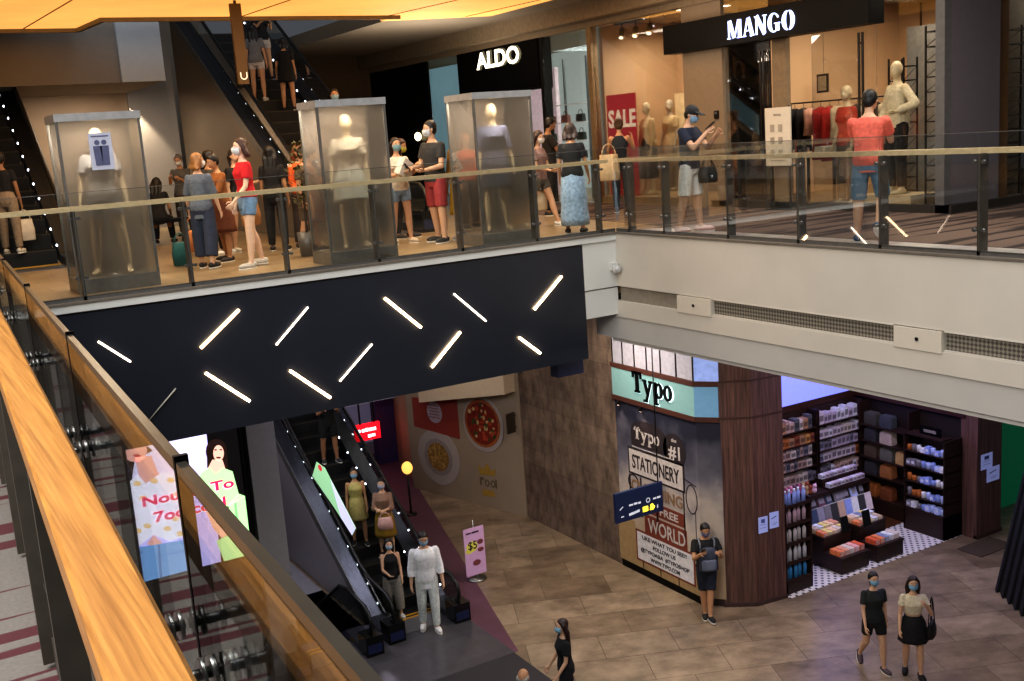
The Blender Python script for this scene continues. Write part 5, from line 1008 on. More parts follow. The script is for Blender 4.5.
plush = ['b06880', 'c98aa0', '6c4a60', '9a5070', 'a88a6a', '8a4a38', 'd0a8c0', 'a03040']
for i in range(14):
    x = 14.84 + (i % 7) * .115; y = 15.12 + (i // 7) * .2; c = plush[i % 8]; g = MB(); g.ell((x, y, 1.15), (.055, .06, .07)); g.ell((x, y - .02, 1.24), (.042, .042, .04)); [g.ell((x + s * .032, y - .015, 1.275), (.015, .012, .018), None, 8, 6) for s in (-1, 1)]
    g.thing('plush_toy', [mat('plush_' + c, c, .95, var=.2, emit=.08)], 'small %s plush, %s in the %s row, gondola left end' % (('rose', 'pink', 'plum', 'magenta', 'tan', 'rust', 'lilac', 'red')[i % 8], ORDN[i % 7], 'front' if i < 7 else 'rear'), 'plush toy', 'plush toys on the gondola')
R = root('pen_tray', (16.3, 15.2, 1.08), 'stepped white tray of small boxes on the gondola right end', 'tray'); m = MB(); m.box(15.85, 16.9, 15.0, 15.2, 1.081, 1.12).box(15.85, 16.9, 15.2, 15.42, 1.081, 1.26); m.part('tray', [DWOOD], R)
for r in range(2):
    for i in range(9): box_thing('small_box', 15.87 + i * .115, 15.97 + i * .115, 15.03 + r * .2, 15.14 + r * .2, 1.121 + r * .14, 1.21 + r * .14, ('d4d0dc', 'c9b9c4', 'b8a8bc')[i % 3], '%s small box, %s along the %s step of the gondola tray' % (CN[('d4d0dc', 'c9b9c4', 'b8a8bc')[i % 3]], ORDN[i], ('front', 'rear')[r]), 'box', 'small boxes on the gondola tray')
# shelves on the back wall
BK = (.30, .62, .94, 1.26, 1.52, 1.78, 2.10)
ROWC = [['3c3a40', '5a5a60', '6c4a60'], ['c4a8a0', 'd0c0b8', 'b89a90'], ['c4a8a0', 'b89a90', 'd4d0dc', '7a7480'], ['8f8aa0', 'a88a6a', 'c9b9c4', 'b06838'], ['8f8aa0', 'b8a8bc', '7a7480'], ['d0c0b8', 'c9b9c4', 'd4d0dc'], ['c9b9c4', 'b8a8bc', 'd4d0dc']]
for bay, (x0, x1, nm) in enumerate(((15.2, 16.55, 'left bay'), (16.58, 17.9, 'right bay'))):
    unit('shelving_unit', '%s of dark wall shelving along the back of the stationery shop' % nm, x0, x1, 15.98, 16.28, BK, 2.45)
    for r, z in enumerate(BK):
        if r < 1: continue
        x = x0 + .06; i = 0
        while x < x1 - .14 and i < 11:
            w = rnd.uniform(.085, .15); h = rnd.uniform(.16, .23) if r < 6 else rnd.uniform(.2, .28)
            pal = ROWC[r] if bay else ['b06838', '8a4a38', 'c08a50', 'a67c60', 'd0c0b8', '5a5a60', 'b89a90'] if r > 4 else ['d0c0b8', 'c4a8a0', 'b89a90', '7a7480']
            c = rnd.choice(pal); box_thing('boxed_item', x, x + w, 16.02, 16.2, z + .001, z + h, c, '%s packet, %s from left, %s shelf, back wall %s' % (CN[c], ORDN[i], ('bottom', 'second', 'third', 'fourth', 'fifth', 'sixth', 'top')[r], nm), 'packet', 'packets on the back wall shelves'); x += w + .014; i += 1
# right wall: bags and cushions, then a stepped rack of blue and white goods
def unit_y(name, label, x0, x1, y0, y1, zs, h):
    R = root(name, ((x0 + x1) / 2, (y0 + y1) / 2, 0), label, 'shelf'); m = MB()
    for y in (y0, y1 - .03): m.box(x0, x1, y, y + .03, .008, h)
    m.part('side_panel', [DWOOD], R)
    for z in zs: m = MB(); m.box(x0, x1, y0, y1, z - .025, z); m.part('shelf', [DWOOD], R)
    m = MB(); m.box(x0, x1, y0, y1, .008, zs[0] - .03); m.part('base', [DWOOD], R); return R
unit_y('shelving_unit', 'dark shelving with bags on the right wall of the stationery shop', 17.75, 18.09, 14.62, 15.95, (.34, .84, 1.22, 1.58, 1.94), 2.42)
bags = [(.34, 'a06030', 'tan'), (.34, '7a4428', 'brown'), (.84, '3c3a40', 'black'), (.84, 'a06840', 'tan'), (1.22, '5a4a40', 'brown'), (1.22, '6a6660', 'grey'), (1.22, 'c09a68', 'straw'), (1.58, '3c3a40', 'black'), (1.58, 'b8a49a', 'pale pink'), (1.94, '4a4640', 'dark grey'), (1.94, '44464c', 'slate')]
cnt = {}
for z, c, nm in bags:
    k = cnt.get(z, 0); cnt[z] = k + 1; y = 15.7 - k * .42; R = root('satchel', (17.9, y, z), '%s satchel, %s shelf of the right wall, %s from the back' % (nm, {.34: 'lowest', .84: 'second', 1.22: 'third', 1.58: 'fourth', 1.94: 'top'}[z], ORDN[k]), 'bag', 'satchels on the right wall'); m = MB(); cm = mat('satchel_' + c, c, .6, var=.15, emit=.04)
    m.loft([[V((17.9 + sx * .09 * q, y + sy * .16 * q, z + t)) for sx, sy in ((-1, -1), (1, -1), (1, 1), (-1, 1))] for t, q in ((0, .95), (.04, 1), (.22, .96), (.27, .82))], smooth=False); m.part('bag_body', [cm], R); m = MB(); m.box(17.795, 17.81, y - .13, y + .13, z + .10, z + .25); m.part('flap', [cm], R)
RZ = (.50, .76, 1.08, 1.40, 1.72); unit_y('stepped_rack', 'stepped rack of blue and white goods against the right walnut pier', 17.5, 18.04, 13.56, 14.55, RZ, 2.05)
m = MB(); m.box(17.5, 18.04, 13.56, 14.55, 2.05, 2.08); 
s = root('rack_header', (17.7, 14.0, 2.08), 'small black header board standing on the stepped rack', 'sign'); m = MB(); m.box(17.62, 17.65, 13.75, 14.25, 2.085, 2.26); m.part('board', [BLACK], s); m = MB(); m.box(17.612, 17.62, 13.85, 14.15, 2.14, 2.2); m.part('print', [mat('header_print', '8a8078', .6)], s); m = MB(); m.box(17.5, 17.8, 13.60, 14.5, 2.05, 2.085); m.part('base', [DWOOD], s)
for r, z in enumerate(RZ):
    for i in range(8):
        y = 14.46 - i * .115; c = (['8896d8', 'aab4e8', 'd4d0dc'] if i > 2 else ['b06838', 'd4d0dc', '7a7480', 'c08a50'])[rnd.randrange(3)]; h = rnd.uniform(.09, .16); loc = (17.58, y, z)
        if rnd.random() < .5:
            g = MB(); g.lathe([(.0001, .001), (.042, .002), (.046, h * .8), (.046, h), (.036, h), (.034, .02), (.0001, .02)], loc, 12); g.tube([(17.58 + .0, y - .045, z + h * .8), (17.58, y - .075, z + h * .65), (17.58, y - .072, z + h * .4), (17.58, y - .044, z + h * .25)], .006, 6); g.thing('mug', [mat('mug_' + c, c, .35, emit=.10)], '%s mug, %s from left, %s shelf of the stepped rack' % (CN[c], ORDN[i], ORD[r]), 'mug', 'goods on the stepped rack')
        else: g = MB(); g.box(17.53, 17.64, y - .05, y + .05, z + .001, z + h); g.box(17.525, 17.53, y - .035, y + .035, z + h * .3, z + h * .7, 1); g.thing('gift_box', [mat('gift_' + c, c, .5, var=.12, emit=.10), mat('gift_label', 'd8d8e8', .6)], '%s gift box, %s from left, %s shelf of the stepped rack' % (CN[c], ORDN[i], ORD[r]), 'box', 'goods on the stepped rack')

# ------------------------------------------------------------------ food wall pictures
def FA(lift=0.): a = Art(F0 + n16 * (.004 + lift), -d16, ZA); return a      # u runs towards the viewer's right (s decreasing)
R = root('food_poster', FP(2.85, 1.55, .02), 'red poster panel with pale round emblem on the food court wall', 'poster'); a = FA(); a.poly([(-3.65, 1.66), (-2.03, 1.56), (-2.03, 2.56), (-3.65, 2.40)], 0, .012); a.mb.part('panel', [mat('food_red', '8c3a30', .6, var=.05)], R); a = FA(.013); a.disc(-2.85, 2.12, .27, .27, 0, .004); a.mb.part('emblem', [mat('emblem_pale', 'a89aa2', .6)], R)
a = FA(.018); [a.rect(-3.05 + .02 * (q % 2), 1.98 + q * .075, -2.67 - .03 * (q % 2), 2.0 + q * .075) for q in range(5)]; a.mb.part('print', [mat('emblem_print', '8a4a48', .6)], R)
R = root('pizza_picture', FP(1.2, 1.4, .02), 'large printed pizza on a plate on the food court wall', 'poster'); a = FA(); a.disc(-1.20, 2.03, .66, .66, 0, .010, 40); a.mb.part('plate', [mat('plate_pale', 'a89e9a', .5, var=.04)], R); a = FA(.011); a.disc(-1.22, 2.06, .58, .58, 0, .006, 40); a.mb.part('crust', [mat('crust', '9a5a30', .7, var=.25, scale=9)], R); a = FA(.018); a.disc(-1.22, 2.06, .51, .51, 0, .003, 40); a.mb.part('sauce', [mat('sauce', '7a2418', .6, var=.4, scale=14)], R)
rnd = random.Random(4); a = FA(.022); g2 = FA(.022); g3 = FA(.024)
for i in range(46):
    t, q = rnd.uniform(0, 2 * pi), .47 * sqrt(rnd.random()); (a, g2, g3)[i % 3].disc(-1.22 + q * cos(t), 2.06 + q * sin(t), rnd.uniform(.03, .07), rnd.uniform(.025, .06), 0, .003, 9)
a.mb.part('cheese', [mat('cheese', 'c9b07a', .6)], R); g2.mb.part('basil', [mat('basil', '3d4a22', .6)], R); g3.mb.part('tomato', [mat('tomato', 'a8452c', .6)], R)
R = root('pasta_picture', FP(2.8, .25, .02), 'large printed plate of pasta low on the food court wall', 'poster'); a = FA(); a.disc(-2.85, .98, .74, .70, 0, .010, 40); a.mb.part('plate', [mat('plate_pale', 'a89e9a', .5, var=.04)], R); a = FA(.011); a.disc(-2.85, .98, .5, .47, 0, .003, 36); a.mb.part('plate_well', [mat('plate_well', '8f8684', .5)], R); a = FA(.015); a.disc(-2.85, .99, .38, .36, 0, .004, 28); a.mb.part('pasta', [mat('pasta', '8a6a38', .7, var=.45, scale=16)], R); a = FA(.020)
for i in range(26):
    t, q = rnd.uniform(0, 2 * pi), .32 * sqrt(rnd.random()); x, y = -2.85 + q * cos(t), .99 + q * sin(t); tt = rnd.uniform(0, pi); a.line((x - .06 * cos(tt), y - .06 * sin(tt)), (x + .06 * cos(tt), y + .06 * sin(tt)), .028, 0, .004)
a.mb.part('penne', [mat('penne', 'b08c4c', .6, var=.2)], R)
R = root('food_logo', FP(1.15, .3, .02), 'small golden crown logo and lettering under the pizza picture', 'sign'); a = FA(); a.poly([(-1.45, .78), (-.95, .82), (-.9, 1.0), (-1.05, .92), (-1.18, 1.1), (-1.32, .92), (-1.48, 1.0)]); a.poly([(-1.4, .26), (-.98, .3), (-1.02, .44), (-1.4, .42)]); a.mb.part('crown', [mat('logo_gold', 'a8873a', .6)], R); a = FA(.002); a.rect(-1.46, .52, -1.40, .72).rect(-1.40, .66, -1.32, .72).ring(-1.22, .60, .08, .09, .035, .035).ring(-1.02, .61, .08, .09, .035, .035).rect(-.94, .52, -.90, .74); a.mb.part('lettering', [mat('logo_grey', '6e5f4a', .6)], R)
# far red sign
R = root('lit_red_sign', (10.5, 26.1, .95), 'lit red sign with white lettering on the far lilac shop front', 'sign'); m = MB(); m.box(10.16, 10.86, 26.1, 26.2, .92, 1.36); m.part('sign_box', [glow('sign_red', 'e0101c', 1.6)], R); a = Art((10.2, 26.095, 1.12), (1, 0, 0), ZA); a.disc(.06, .08, .045).rect(.14, .04, .22, .12).rect(.24, .04, .31, .13).rect(.33, .04, .42, .12).rect(.44, .04, .54, .12).rect(.3, -.13, .4, -.05).rect(.42, -.12, .5, -.05); a.mb.part('lettering', [glow('sign_white', 'ffe8e8', 2.)], R)
m = MB(); m.box(10.3, 10.34, 26.12, 26.16, 1.36, 1.92).box(10.7, 10.74, 26.12, 26.16, 1.36, 1.92); m.part('hanger', [DARKM], R)
R = root('globe_lamp', (9.9, 22.4, .0), 'glowing golden globe lamp post beyond the escalator', 'lamp'); m = MB(); m.ell((9.9, 22.4, 1.15), (.13, .13, .15)); m.part('globe', [glow('lamp_gold', 'd9a050', 1.3)], R); m = MB(); m.tube([(9.9, 22.4, 0.006), (9.9, 22.4, 1.02)], .025, 8); m.lathe([(.0001, .006), (.14, .006), (.14, .03), (.0001, .03)], (9.9, 22.4, 0), 16); m.part('post', [DARKM], R)
# promotion stand with the price
R = root('promotion_stand', (9.25, 18.0, 0), 'pink lilac $5 promotion board on a stand beside the escalator', 'sign'); P0, PU = V((9.02, 18.02, .12)), V((.42, .02, 0)).normalized(); a = Art(P0, PU, ZA); a.rect(0, 0, .46, .98, 0, .012); a.mb.part('board', [mat('promo_lilac', 'c9a2c9', .5, var=.05, emit=.08)], R)
a = Art(P0, PU, ZA); a.lift = .013; a.disc(.17, .60, .13, .11, 0, .003).disc(.1, .52, .09, .05, 0, .003); a.mb.part('burst', [mat('promo_yellow', 'd8d060', .5, emit=.1)], R); a = Art(P0, PU, ZA); a.lift = .017; a.text('$5', .08, .55, .16, .2, bold=.008); a.rect(.05, .87, .16, .90).rect(.18, .87, .34, .90); a.mb.part('lettering', [mat('promo_ink', '2c2238', .5)], R)
a = Art(P0, PU, ZA); a.lift = .014; a.disc(.36, .66, .07, .05).disc(.36, .5, .07, .045).disc(.25, .25, .09, .06); a.mb.part('dish_print', [mat('dish_brown', '8a4a50', .6, var=.3)], R); m = MB(); m.tube([(9.27, 18.06, .03), (9.27, 18.06, 1.24)], .014, 8); m.lathe([(.0001, .006), (.2, .006), (.2, .03), (.0001, .03)], (9.27, 18.08, 0), 18); m.part('stand', [STEEL], R)
# hanging wayfinding sign
R = root('wayfinding_sign', (10.6, 14.5, 1.95), 'dark blue hanging wayfinding sign in front of the shop mural', 'sign'); m = MB(); m.box(10.2, 11.22, 14.5, 14.56, 1.93, 2.46); m.part('panel', [mat('way_blue', '1f2c50', .4, var=.05)], R); a = Art((10.2, 14.495, 1.93), (1, 0, 0), ZA)
a.rect(.28, .255, .36, .285).rect(.38, .255, .46, .29).rect(.475, .25, .53, .285).ring(.69, .27, .045, .045, .014, .014).rect(.80, .255, .87, .285).rect(.885, .255, .96, .29).line((.08, .23), (.15, .28), .015).line((.1, .1), (.16, .1), .02).line((.27, .1), (.5, .13), .045).rect(.88, .08, .90, .14); a.mb.part('lettering', [mat('way_white', 'c8ccd8', .5, emit=.3)], R); a = Art((10.2, 14.494, 1.93), (1, 0, 0), ZA); a.rect(.57, .08, .68, .17).poly([(.72, .08), (.80, .08), (.83, .13), (.78, .19), (.74, .18)]); a.mb.part('pictogram', [glow('way_yellow', 'ffe23a', 1.4)], R)
m = MB(); m.tube([(11.15, 14.53, 2.46), (11.15, 14.53, 5.44)], .012, 6); m.part('cable', [DARKM], R)
# black pleated curtain at the right edge
R = root('black_curtain', (17.4, 11.2, 0), 'black pleated curtain flaring out at the right edge of the ground floor', 'curtain'); top_, bot = [], []; N = 96
for i in range(N + 1):
    t = i / N; p = V((16.28 - .75 * t, 11.54 - 1.25 * t, .01)); q = V((17.75 - .5 * t, 11.75 - 1.0 * t, 3.0)); w = sin(t * 2 * pi * 6); bot.append(p + V((-.86, -.5, 0)) * .07 * w); top_.append(q + V((-.86, -.5, 0)) * .02 * w)
m = MB(); m.add(bot + [b_.lerp(t_, .5) + V((0, 0, 0)) for b_, t_ in zip(bot, top_)] + top_, [(r * (N + 1) + i, r * (N + 1) + i + 1, (r + 1) * (N + 1) + i + 1, (r + 1) * (N + 1) + i) for r in range(2) for i in range(N)], 0, True); m.part('fabric', [mat('curtain_black', '0b0a0b', .9, var=.1)], R); m = MB(); m.tube([top_[0] + V((0, 0, .02)), top_[-1] + V((0, 0, .02))], .025, 8)
for q in (top_[0], top_[-1]): m.tube([q + V((0.3, 0.2, .02)), V((q.x + .3, q.y + .2, .006))], .02, 8); m.tube([q + V((0, 0, .02)), q + V((.3, .2, .02))], .02, 8)
m.part('frame', [DARKM], R)
# ------------------------------------------------------------------ LED advertising screen
R = root('advertising_screen', (3.6, 16.7, 2.2), 'large LED screen showing two young women in summer clothes', 'screen'); SW, SHh = 1.70, 2.16; SO = V((2.80, 16.66, 2.24))
m = MB(); m.box(2.76, 4.54, 16.665, 16.75, 2.20, 4.44); m.part('cabinet', [BLACK], R)
def uvp(cx, cy):      # layout units of the artwork -> metres on the panel
    dx, dy = cx - 155, cy - 655; det = 420 * -535 - (-70) * (-110); return ((dx * -535 - dy * -70) / det * SW, (420 * dy - (-110) * dx) / det * SHh)
def clampuv(p): return (min(max(p[0], 0), SW), min(max(p[1], 0), SHh))
layer = [0]
def scr(name, col, polys, k=1.0, lab=None):
    layer[0] += 1; a = Art(SO + V((0, -.0012 * layer[0], 0)), (1, 0, 0), ZA)
    for p in polys: a.poly([clampuv(uvp(*q)) for q in p], 0, .001)
    return a.mb.part(name, [glow('led_' + name + col, col, k * 1.3)], R, lab)
el = lambda cx, cy, rx, ry, n=20: [(cx + rx * cos(2 * pi * i / n), cy + ry * sin(2 * pi * i / n)) for i in range(n)][::-1]
scr('background', 'b9b0ec', [[(155, 655), (452, 577), (388, 40), (60, 110)]], .95); scr('dark_backdrop', '0c0a0c', [[(452, 577), (575, 545), (525, 20), (388, 45)]], .6)
scr('pale_top', 'd6d0f2', [[(75, 130), (90, 250), (300, 240), (385, 120), (385, 52)]], .8)
scr('hair_left', '2a1a1c', [[(55, 95), (150, 80), (185, 130), (120, 170), (112, 220), (95, 285), (70, 290), (55, 180)]], .5)
scr('skin_left', 'e0a49c', [el(118, 128, 46, 50), [(120, 160), (180, 150), (205, 215), (230, 235), (160, 265), (135, 235)], [(300, 385), (335, 375), (342, 470), (322, 530), (303, 500)], [(165, 500), (190, 465), (222, 500), (190, 525)]], .8)
scr('lips_left', 'b04a4c', [el(128, 152, 14, 6)], .9)
scr('top_left', 'd9d6ea', [[(70, 262), (130, 225), (160, 262), (222, 212), (280, 222), (300, 300), (312, 470), (250, 492), (188, 466), (108, 517), (85, 380)]], .95)
scr('blossom', 'e6c08a', [el(x, y, 15, 11, 8) for x, y in ((92, 285), (128, 262), (190, 250), (252, 245), (100, 340), (150, 320), (280, 300), (110, 400), (130, 450), (240, 440), (270, 400), (290, 460), (120, 490), (165, 430))], .8)
scr('jeans', '6f9bd2', [[(106, 522), (190, 506), (303, 486), (318, 612), (155, 655)]], .8); scr('jeans_seam', '4a72a8', [[(205, 505), (212, 505), (222, 638), (212, 640)], [(108, 540), (150, 532), (150, 538), (110, 548)]], .7)
scr('hair_right', '2c1b18', [el(428, 122, 42, 52), [(390, 110), (468, 105), (474, 190), (392, 190)]], .5); scr('skin_right', 'e2ab98', [el(436, 128, 21, 33), [(412, 155), (452, 155), (470, 212), (385, 212)], [(390, 370), (432, 355), (488, 455), (452, 478), (418, 440)]], .85)
scr('face_right', '5a2f2c', [el(424, 115, 6, 3), el(445, 113, 6, 3), el(436, 146, 10, 4)], .6)
scr('dress_right', 'a9dc9a', [[(362, 215), (402, 186), (425, 214), (452, 186), (492, 200), (520, 300), (470, 345), (395, 335)], [(478, 335), (550, 298), (582, 470), (575, 545), (462, 574), (430, 490), (485, 460)], [(466, 345), (520, 292), (553, 298), (482, 345)]], .85)
scr('dress_fold', '7fbf7f', [[(500, 330), (508, 328), (530, 500), (520, 502)], [(545, 320), (550, 318), (572, 480), (565, 482)]], .7)
tu, tv = uvp(145, 362); t2 = uvp(192, 415)
for off, col, dl in ((.012, 'f3dbe6', 0), (0, 'e0245c', 1)):
    layer[0] += 1; a = Art(SO + V((0, -.0012 * layer[0] - .001, 0)), (1, 0, 0), ZA); a.text('Noudin To', tu + .02 - off, tv + .03 - off, .15, 1.42, 0, .001, bold=.03); a.text('7oo cool', t2[0] - off, t2[1] + .0 - off, .16, 1.12, 0, .001, bold=.03); a.mb.part('lettering', [glow('led_text' + col, col, 1.1)], R, 'pink and white slogan letters' if dl else None)

R = ESC; YB = V((0, -1, 0)); fa = lambda l: Art((6.64 - l, 0, 0), YB, ZA)  # painted reflection of the screen's green dress: glowing shapes beside the balustrade glass
a = fa(0); a.poly([(-19.22, 2.74), (-18.8, 2.72), (-17.50, 1.90), (-17.72, 1.70), (-18.52, 2.02), (-19.55, 2.38)][::-1], 0, .006); a.mb.part('painted_reflection', [glow('painted_reflection_green', '8fc090', .55)], R)
a = fa(.007); a.poly([(-18.55, 2.56), (-17.50, 1.90), (-17.72, 1.70), (-18.2, 1.9)][::-1], 0, .002); a.mb.part('painted_reflection_white', [glow('painted_reflection_white', 'c4c4e0', .6)], R); a = fa(.007); a.disc(-19.05, 2.66, .10, .06, 0, .002); a.mb.part('painted_reflection_red', [glow('painted_reflection_red', 'c0303a', .6)], R)

R = root('blade_sign', FP(.14, 2.0, .06), 'small dark blade sign at the stone end of the food wall', 'sign'); m = MB(); m.prism([FP(.12, 2.02, .05), FP(.12, 2.02, .30), FP(.12, 2.48, .30), FP(.12, 2.48, .05)], d16 * .04); m.part('panel', [mat('blade_dark', '3a3128', .5)], R); m = MB(); m.bar(FP(.14, 2.38, -.01), FP(.14, 2.38, .06), .02); m.bar(FP(.14, 2.12, -.01), FP(.14, 2.12, .06), .02); m.part('bracket', [DARKM], R)
# ------------------------------------------------------------------ the people
def fc(x, y, a):
    """facing: 0 towards the photographer's corner, 90 to its right, 180 away, -90 to its left"""
    L = math.hypot(x, y); t = (-x / L, -y / L); r = (-t[1], t[0]); a = radians(a); r = (-t[1], t[0])
    r = (y / L, -x / L); return (t[0] * cos(a) + r[0] * sin(a), t[1] * cos(a) + r[1] * sin(a))
def P(label, x, y, z, a, H, female, pose, **k): return person(label, (x, y, z), fc(x, y, a), H, female, pose, **k)
STAND = dict(legL=(4, 3, 3), legR=(-3, 5, 3), armL=(6, 7, 14, 0), armR=(2, 8, 12, 0))
WALK = dict(legL=(18, 8, 1), legR=(-14, 16, 1), armL=(-8, 8, 14, 0), armR=(14, 8, 20, 0))
PHONE = dict(legL=(3, 3, 4), legR=(-3, 6, 3), armL=(28, 6, 88, 22), armR=(30, 6, 92, 22), head=(22, 0))
def pz(base, **k): d = dict(base); d.update(k); return d
DEN = '6a86a4'
FL = UP + .004
# upper floor, left part
R, J = P('person in black top and tan trousers riding the dark escalator at the left edge', 1.91, 18.78, UP + .232, 165, 1.58, True, pz(STAND), skin='deep', top=('crop', '141214', None, .06), legs=('trousers', '8d7a66'), shoe='cfc8bc', hair=('short', '120d0b'), mask=None)
bag_at(J['wrR'] + J['hdR'] * .10, .26, .10, .34, 'cdbfae', 'white cloth bag held by the person on the left dark escalator', 'bag', .16)
P('grey haired person in grey top far behind the left showcase, wearing a white mask', 5.35, 21.6, FL, -20, 1.60, True, PHONE, skin='tan', top=('tee', '5d5a56'), legs=('trousers', '2c2a2c'), hair=('short', '6b645c'), mask='d9d9d6', shoe='2a2626')
R, J = P('person in grey blue tee and navy trousers seen from behind, blond streaked hair', 3.96, 15.06, FL, 155, 1.57, True, pz(WALK, legL=(6, 4, 3), legR=(-6, 8, 3), armL=(4, 14, 18, 0), armR=(8, 10, 10, 0), head=(4, -38)), skin='light', top=('loose', '5c6470', None, -.10), legs=('culottes', '2c3448'), hair=('bob', '8a6238', .06), mask='d6d6d2', shoe='1c1817')
bag_at(J['wrL'] + J['hdL'] * .09, .24, .12, .30, 'c4763c', 'orange tan tote bag held by the person in the grey blue tee', 'bag', .18)
bag_at(V((3.74, 15.6, UP + .50)), .26, .13, .34, '14585c', 'teal carrier bag behind the person in the grey blue tee', 'bag', .14)
P('dark haired person half hidden behind the blond streaked one, pale mask', 4.62, 16.8, FL, 80, 1.60, True, STAND, skin='tan', top=('tee', '3a342e'), legs=('trousers', '27262a'), hair=('short', '14100e'), mask='cfd0cc')
P('long dark haired person in grey between the ochre dress and the red shirt, further back', 4.78, 17.5, FL, 30, 1.60, True, STAND, skin='tan', top=('tee', '3a3836'), legs=('trousers', '232226'), hair=('long', '120e0c', .12), mask='c9cacc', shoe='2a2626')
P('dark haired person in ochre brown dress between the grey blue tee and the red shirt', 4.42, 15.75, FL, -60, 1.55, True, PHONE, skin='tan', top=('sleeve34', '8a5426'), legs=('skirt', '6b3a22', None, .26, .03), hair=('short', '130f0d'), mask=None, shoe='2a2220')
R, J = P('person in bright red tee and denim shorts standing in front of the queue', 4.42, 14.47, FL, -70, 1.72, True, pz(STAND, legL=(8, 4, 4), legR=(-8, 8, 3), armL=(14, 6, 30, 5), armR=(2, 6, 16, 0)), skin='pale', top=('tee', 'b5121c', None, .02), legs=('shorts', DEN, None, .46), hair=('bob', '3a211a', .06), mask='c3ccd2', shoe='b8b0a6')
R, J = P('person in black top with tan tote just behind the red tee', 5.05, 16.98, FL, 40, 1.60, True, pz(STAND, armL=(30, 8, 70, 10)), skin='light', top=('tee', '1c1a1b'), legs=('shorts', '4a4a50', None, .5), hair=('ponytail', '2a1a14'), mask=None, shoe='c8c0b4')
bag_at(V((4.72, 15.35, UP + 1.02)), .34, .12, .36, 'b5804e', 'tan tote bag hanging behind the red tee at hip height', 'bag', .16, .5)
P('person with very long black hair and black outfit, back turned, right of the red tee', 5.44, 16.4, FL, 165, 1.60, True, STAND, skin='tan', top=('tee', '131214'), legs=('trousers', '151416'), hair=('long', '0f0c0b', .24), mask=None, shoe='2a2626')
P('person with auburn hair and orange jacket left of the middle showcase', 5.88, 16.35, FL, 20, 1.60, True, pz(STAND, armR=(10, 6, 40, 10)), skin='tan', top=('long', 'c4521a'), legs=('trousers', '3a2a20'), hair=('long', '6a341a', .16), mask=None, shoe='2a2626')
P('person in olive brown shirt standing by the shrub behind the middle showcase', 5.68, 15.62, FL, 60, 1.56, False, pz(STAND, armL=(10, 6, 30, 10)), skin='tan', top=('tee', '5a4c38'), legs=('shorts', '4a3c2c', None, .9), hair=('short', '2a1d14'), mask='c9c4b8', shoe='d8d4cc')
R = root('bench', (4.5, 20.15, UP), 'low black bench behind the queue at the left', 'bench'); m = MB(); m.box(4.0, 5.0, 19.95, 20.4, UP + .40, UP + .46); m.part('seat', [BLACK], R)
for x in (4.05, 4.92): m = MB(); m.box(x, x + .03, 20.0, 20.35, UP, UP + .40); m.part('leg', [DARKM], R)
P('person in black sitting on the low bench, back turned', 4.5, 20.12, FL, 170, 1.58, True, dict(legL=(84, 84, 6), legR=(84, 84, 6), lean=14, armL=(30, 8, 40, 10), armR=(30, 8, 40, 10), head=(20, 0)), skin='tan', top=('tee', '111012'), legs=('trousers', '141315'), hair=('long', '0e0b0a', .14), mask=None, shoe='2a2626')
# riders on the upper escalator
P('person in grey top and white shorts riding the upper escalator beside the mustard panel', 7.20, 21.90, UP + .231 * 11, 170, 1.50, True, STAND, skin='tan', top=('tee', '6a6664'), legs=('shorts', 'b9aaa0', None, .45), hair=('long', '1a1210', .16), mask=None, shoe='cfcac2')
P('person in black top and pale shorts riding highest on the upper escalator', 7.62, 22.65, UP + .231 * 13, 20, 1.58, True, pz(PHONE), skin='tan', top=('tee', '161416'), legs=('shorts', 'b5a698', None, .5), hair=('short', '18110f'), mask='c9ccd0', shoe='2a2626')
P('person in short black dress riding lowest of the three on the upper escalator', 7.66, 21.5, UP + .231 * 10, 175, 1.42, True, pz(STAND, armL=(8, 12, 20, 0)), skin='tan', top=('tee', '121113'), legs=('skirt', '121113', None, .14, .02), hair=('bob', '1a1311', .06), mask=None, shoe='1c1817')
P('masked person in white at the foot of the upper escalator above the middle showcase', 7.70, 19.15, UP + .231 * 4, 5, 1.64, False, STAND, skin='tan', top=('tee', 'c9c8c6'), legs=('trousers', '2a2a2e'), hair=('short', '120e0c'), mask='8fb0bc', shoe='2a2626')
# queue between middle and right showcases and beyond
R, J = P('person in white top and denim shorts with light blue mask right of the middle showcase', 7.02, 15.23, FL, 25, 1.59, True, pz(STAND, armL=(20, 5, 75, 35), armR=(25, 5, 85, 40)), skin='light', top=('tee', 'd8cfc2'), legs=('shorts', '7c93ae', None, .5), hair=('long', '1a1210', .14), mask='7fa8b8', shoe='c9b9a4')
m = MB(); q = J['wrR'] + V((-.02, -.09, .04)); m.obox(q, (.15, .05, .13), Matrix.Rotation(.5, 3, 'Y') @ Matrix.Rotation(.5, 3, 'Z')); m.obox(q + V((0, 0, .0)), (.10, .055, .08), Matrix.Rotation(.5, 3, 'Y') @ Matrix.Rotation(.5, 3, 'Z')); m.thing('paper_parcel', [mat('parcel_white', 'd9d2c8', .6)], 'white paper parcel hugged by the person in white top and denim shorts', 'parcel')
R, J = P('person in black tee with auburn hair behind the white topped one, yellow mask', 7.40, 15.95, FL, 60, 1.58, True, PHONE, skin='tan', top=('tee', '151314'), legs=('trousers', '1b1a1c'), hair=('long', '3a1c14', .12), mask='b8b44c', shoe='2a2626')
R, J = P('tall man in charcoal tee and red shorts looking left, holding a dark phone', 7.39, 14.72, FL, -50, 1.80, False, pz(PHONE, head=(4, -15), armL=(10, 8, 70, 25), armR=(12, 8, 75, 20)), skin='light', top=('tee', '2e2f30'), legs=('shorts', '9a3a3c', None, .92), hair=('short', '110e0d'), mask='c6cdd2', shoe='2e3030')
phone_at(J, 'R', 'dark phone in the hand of the tall man in charcoal tee')
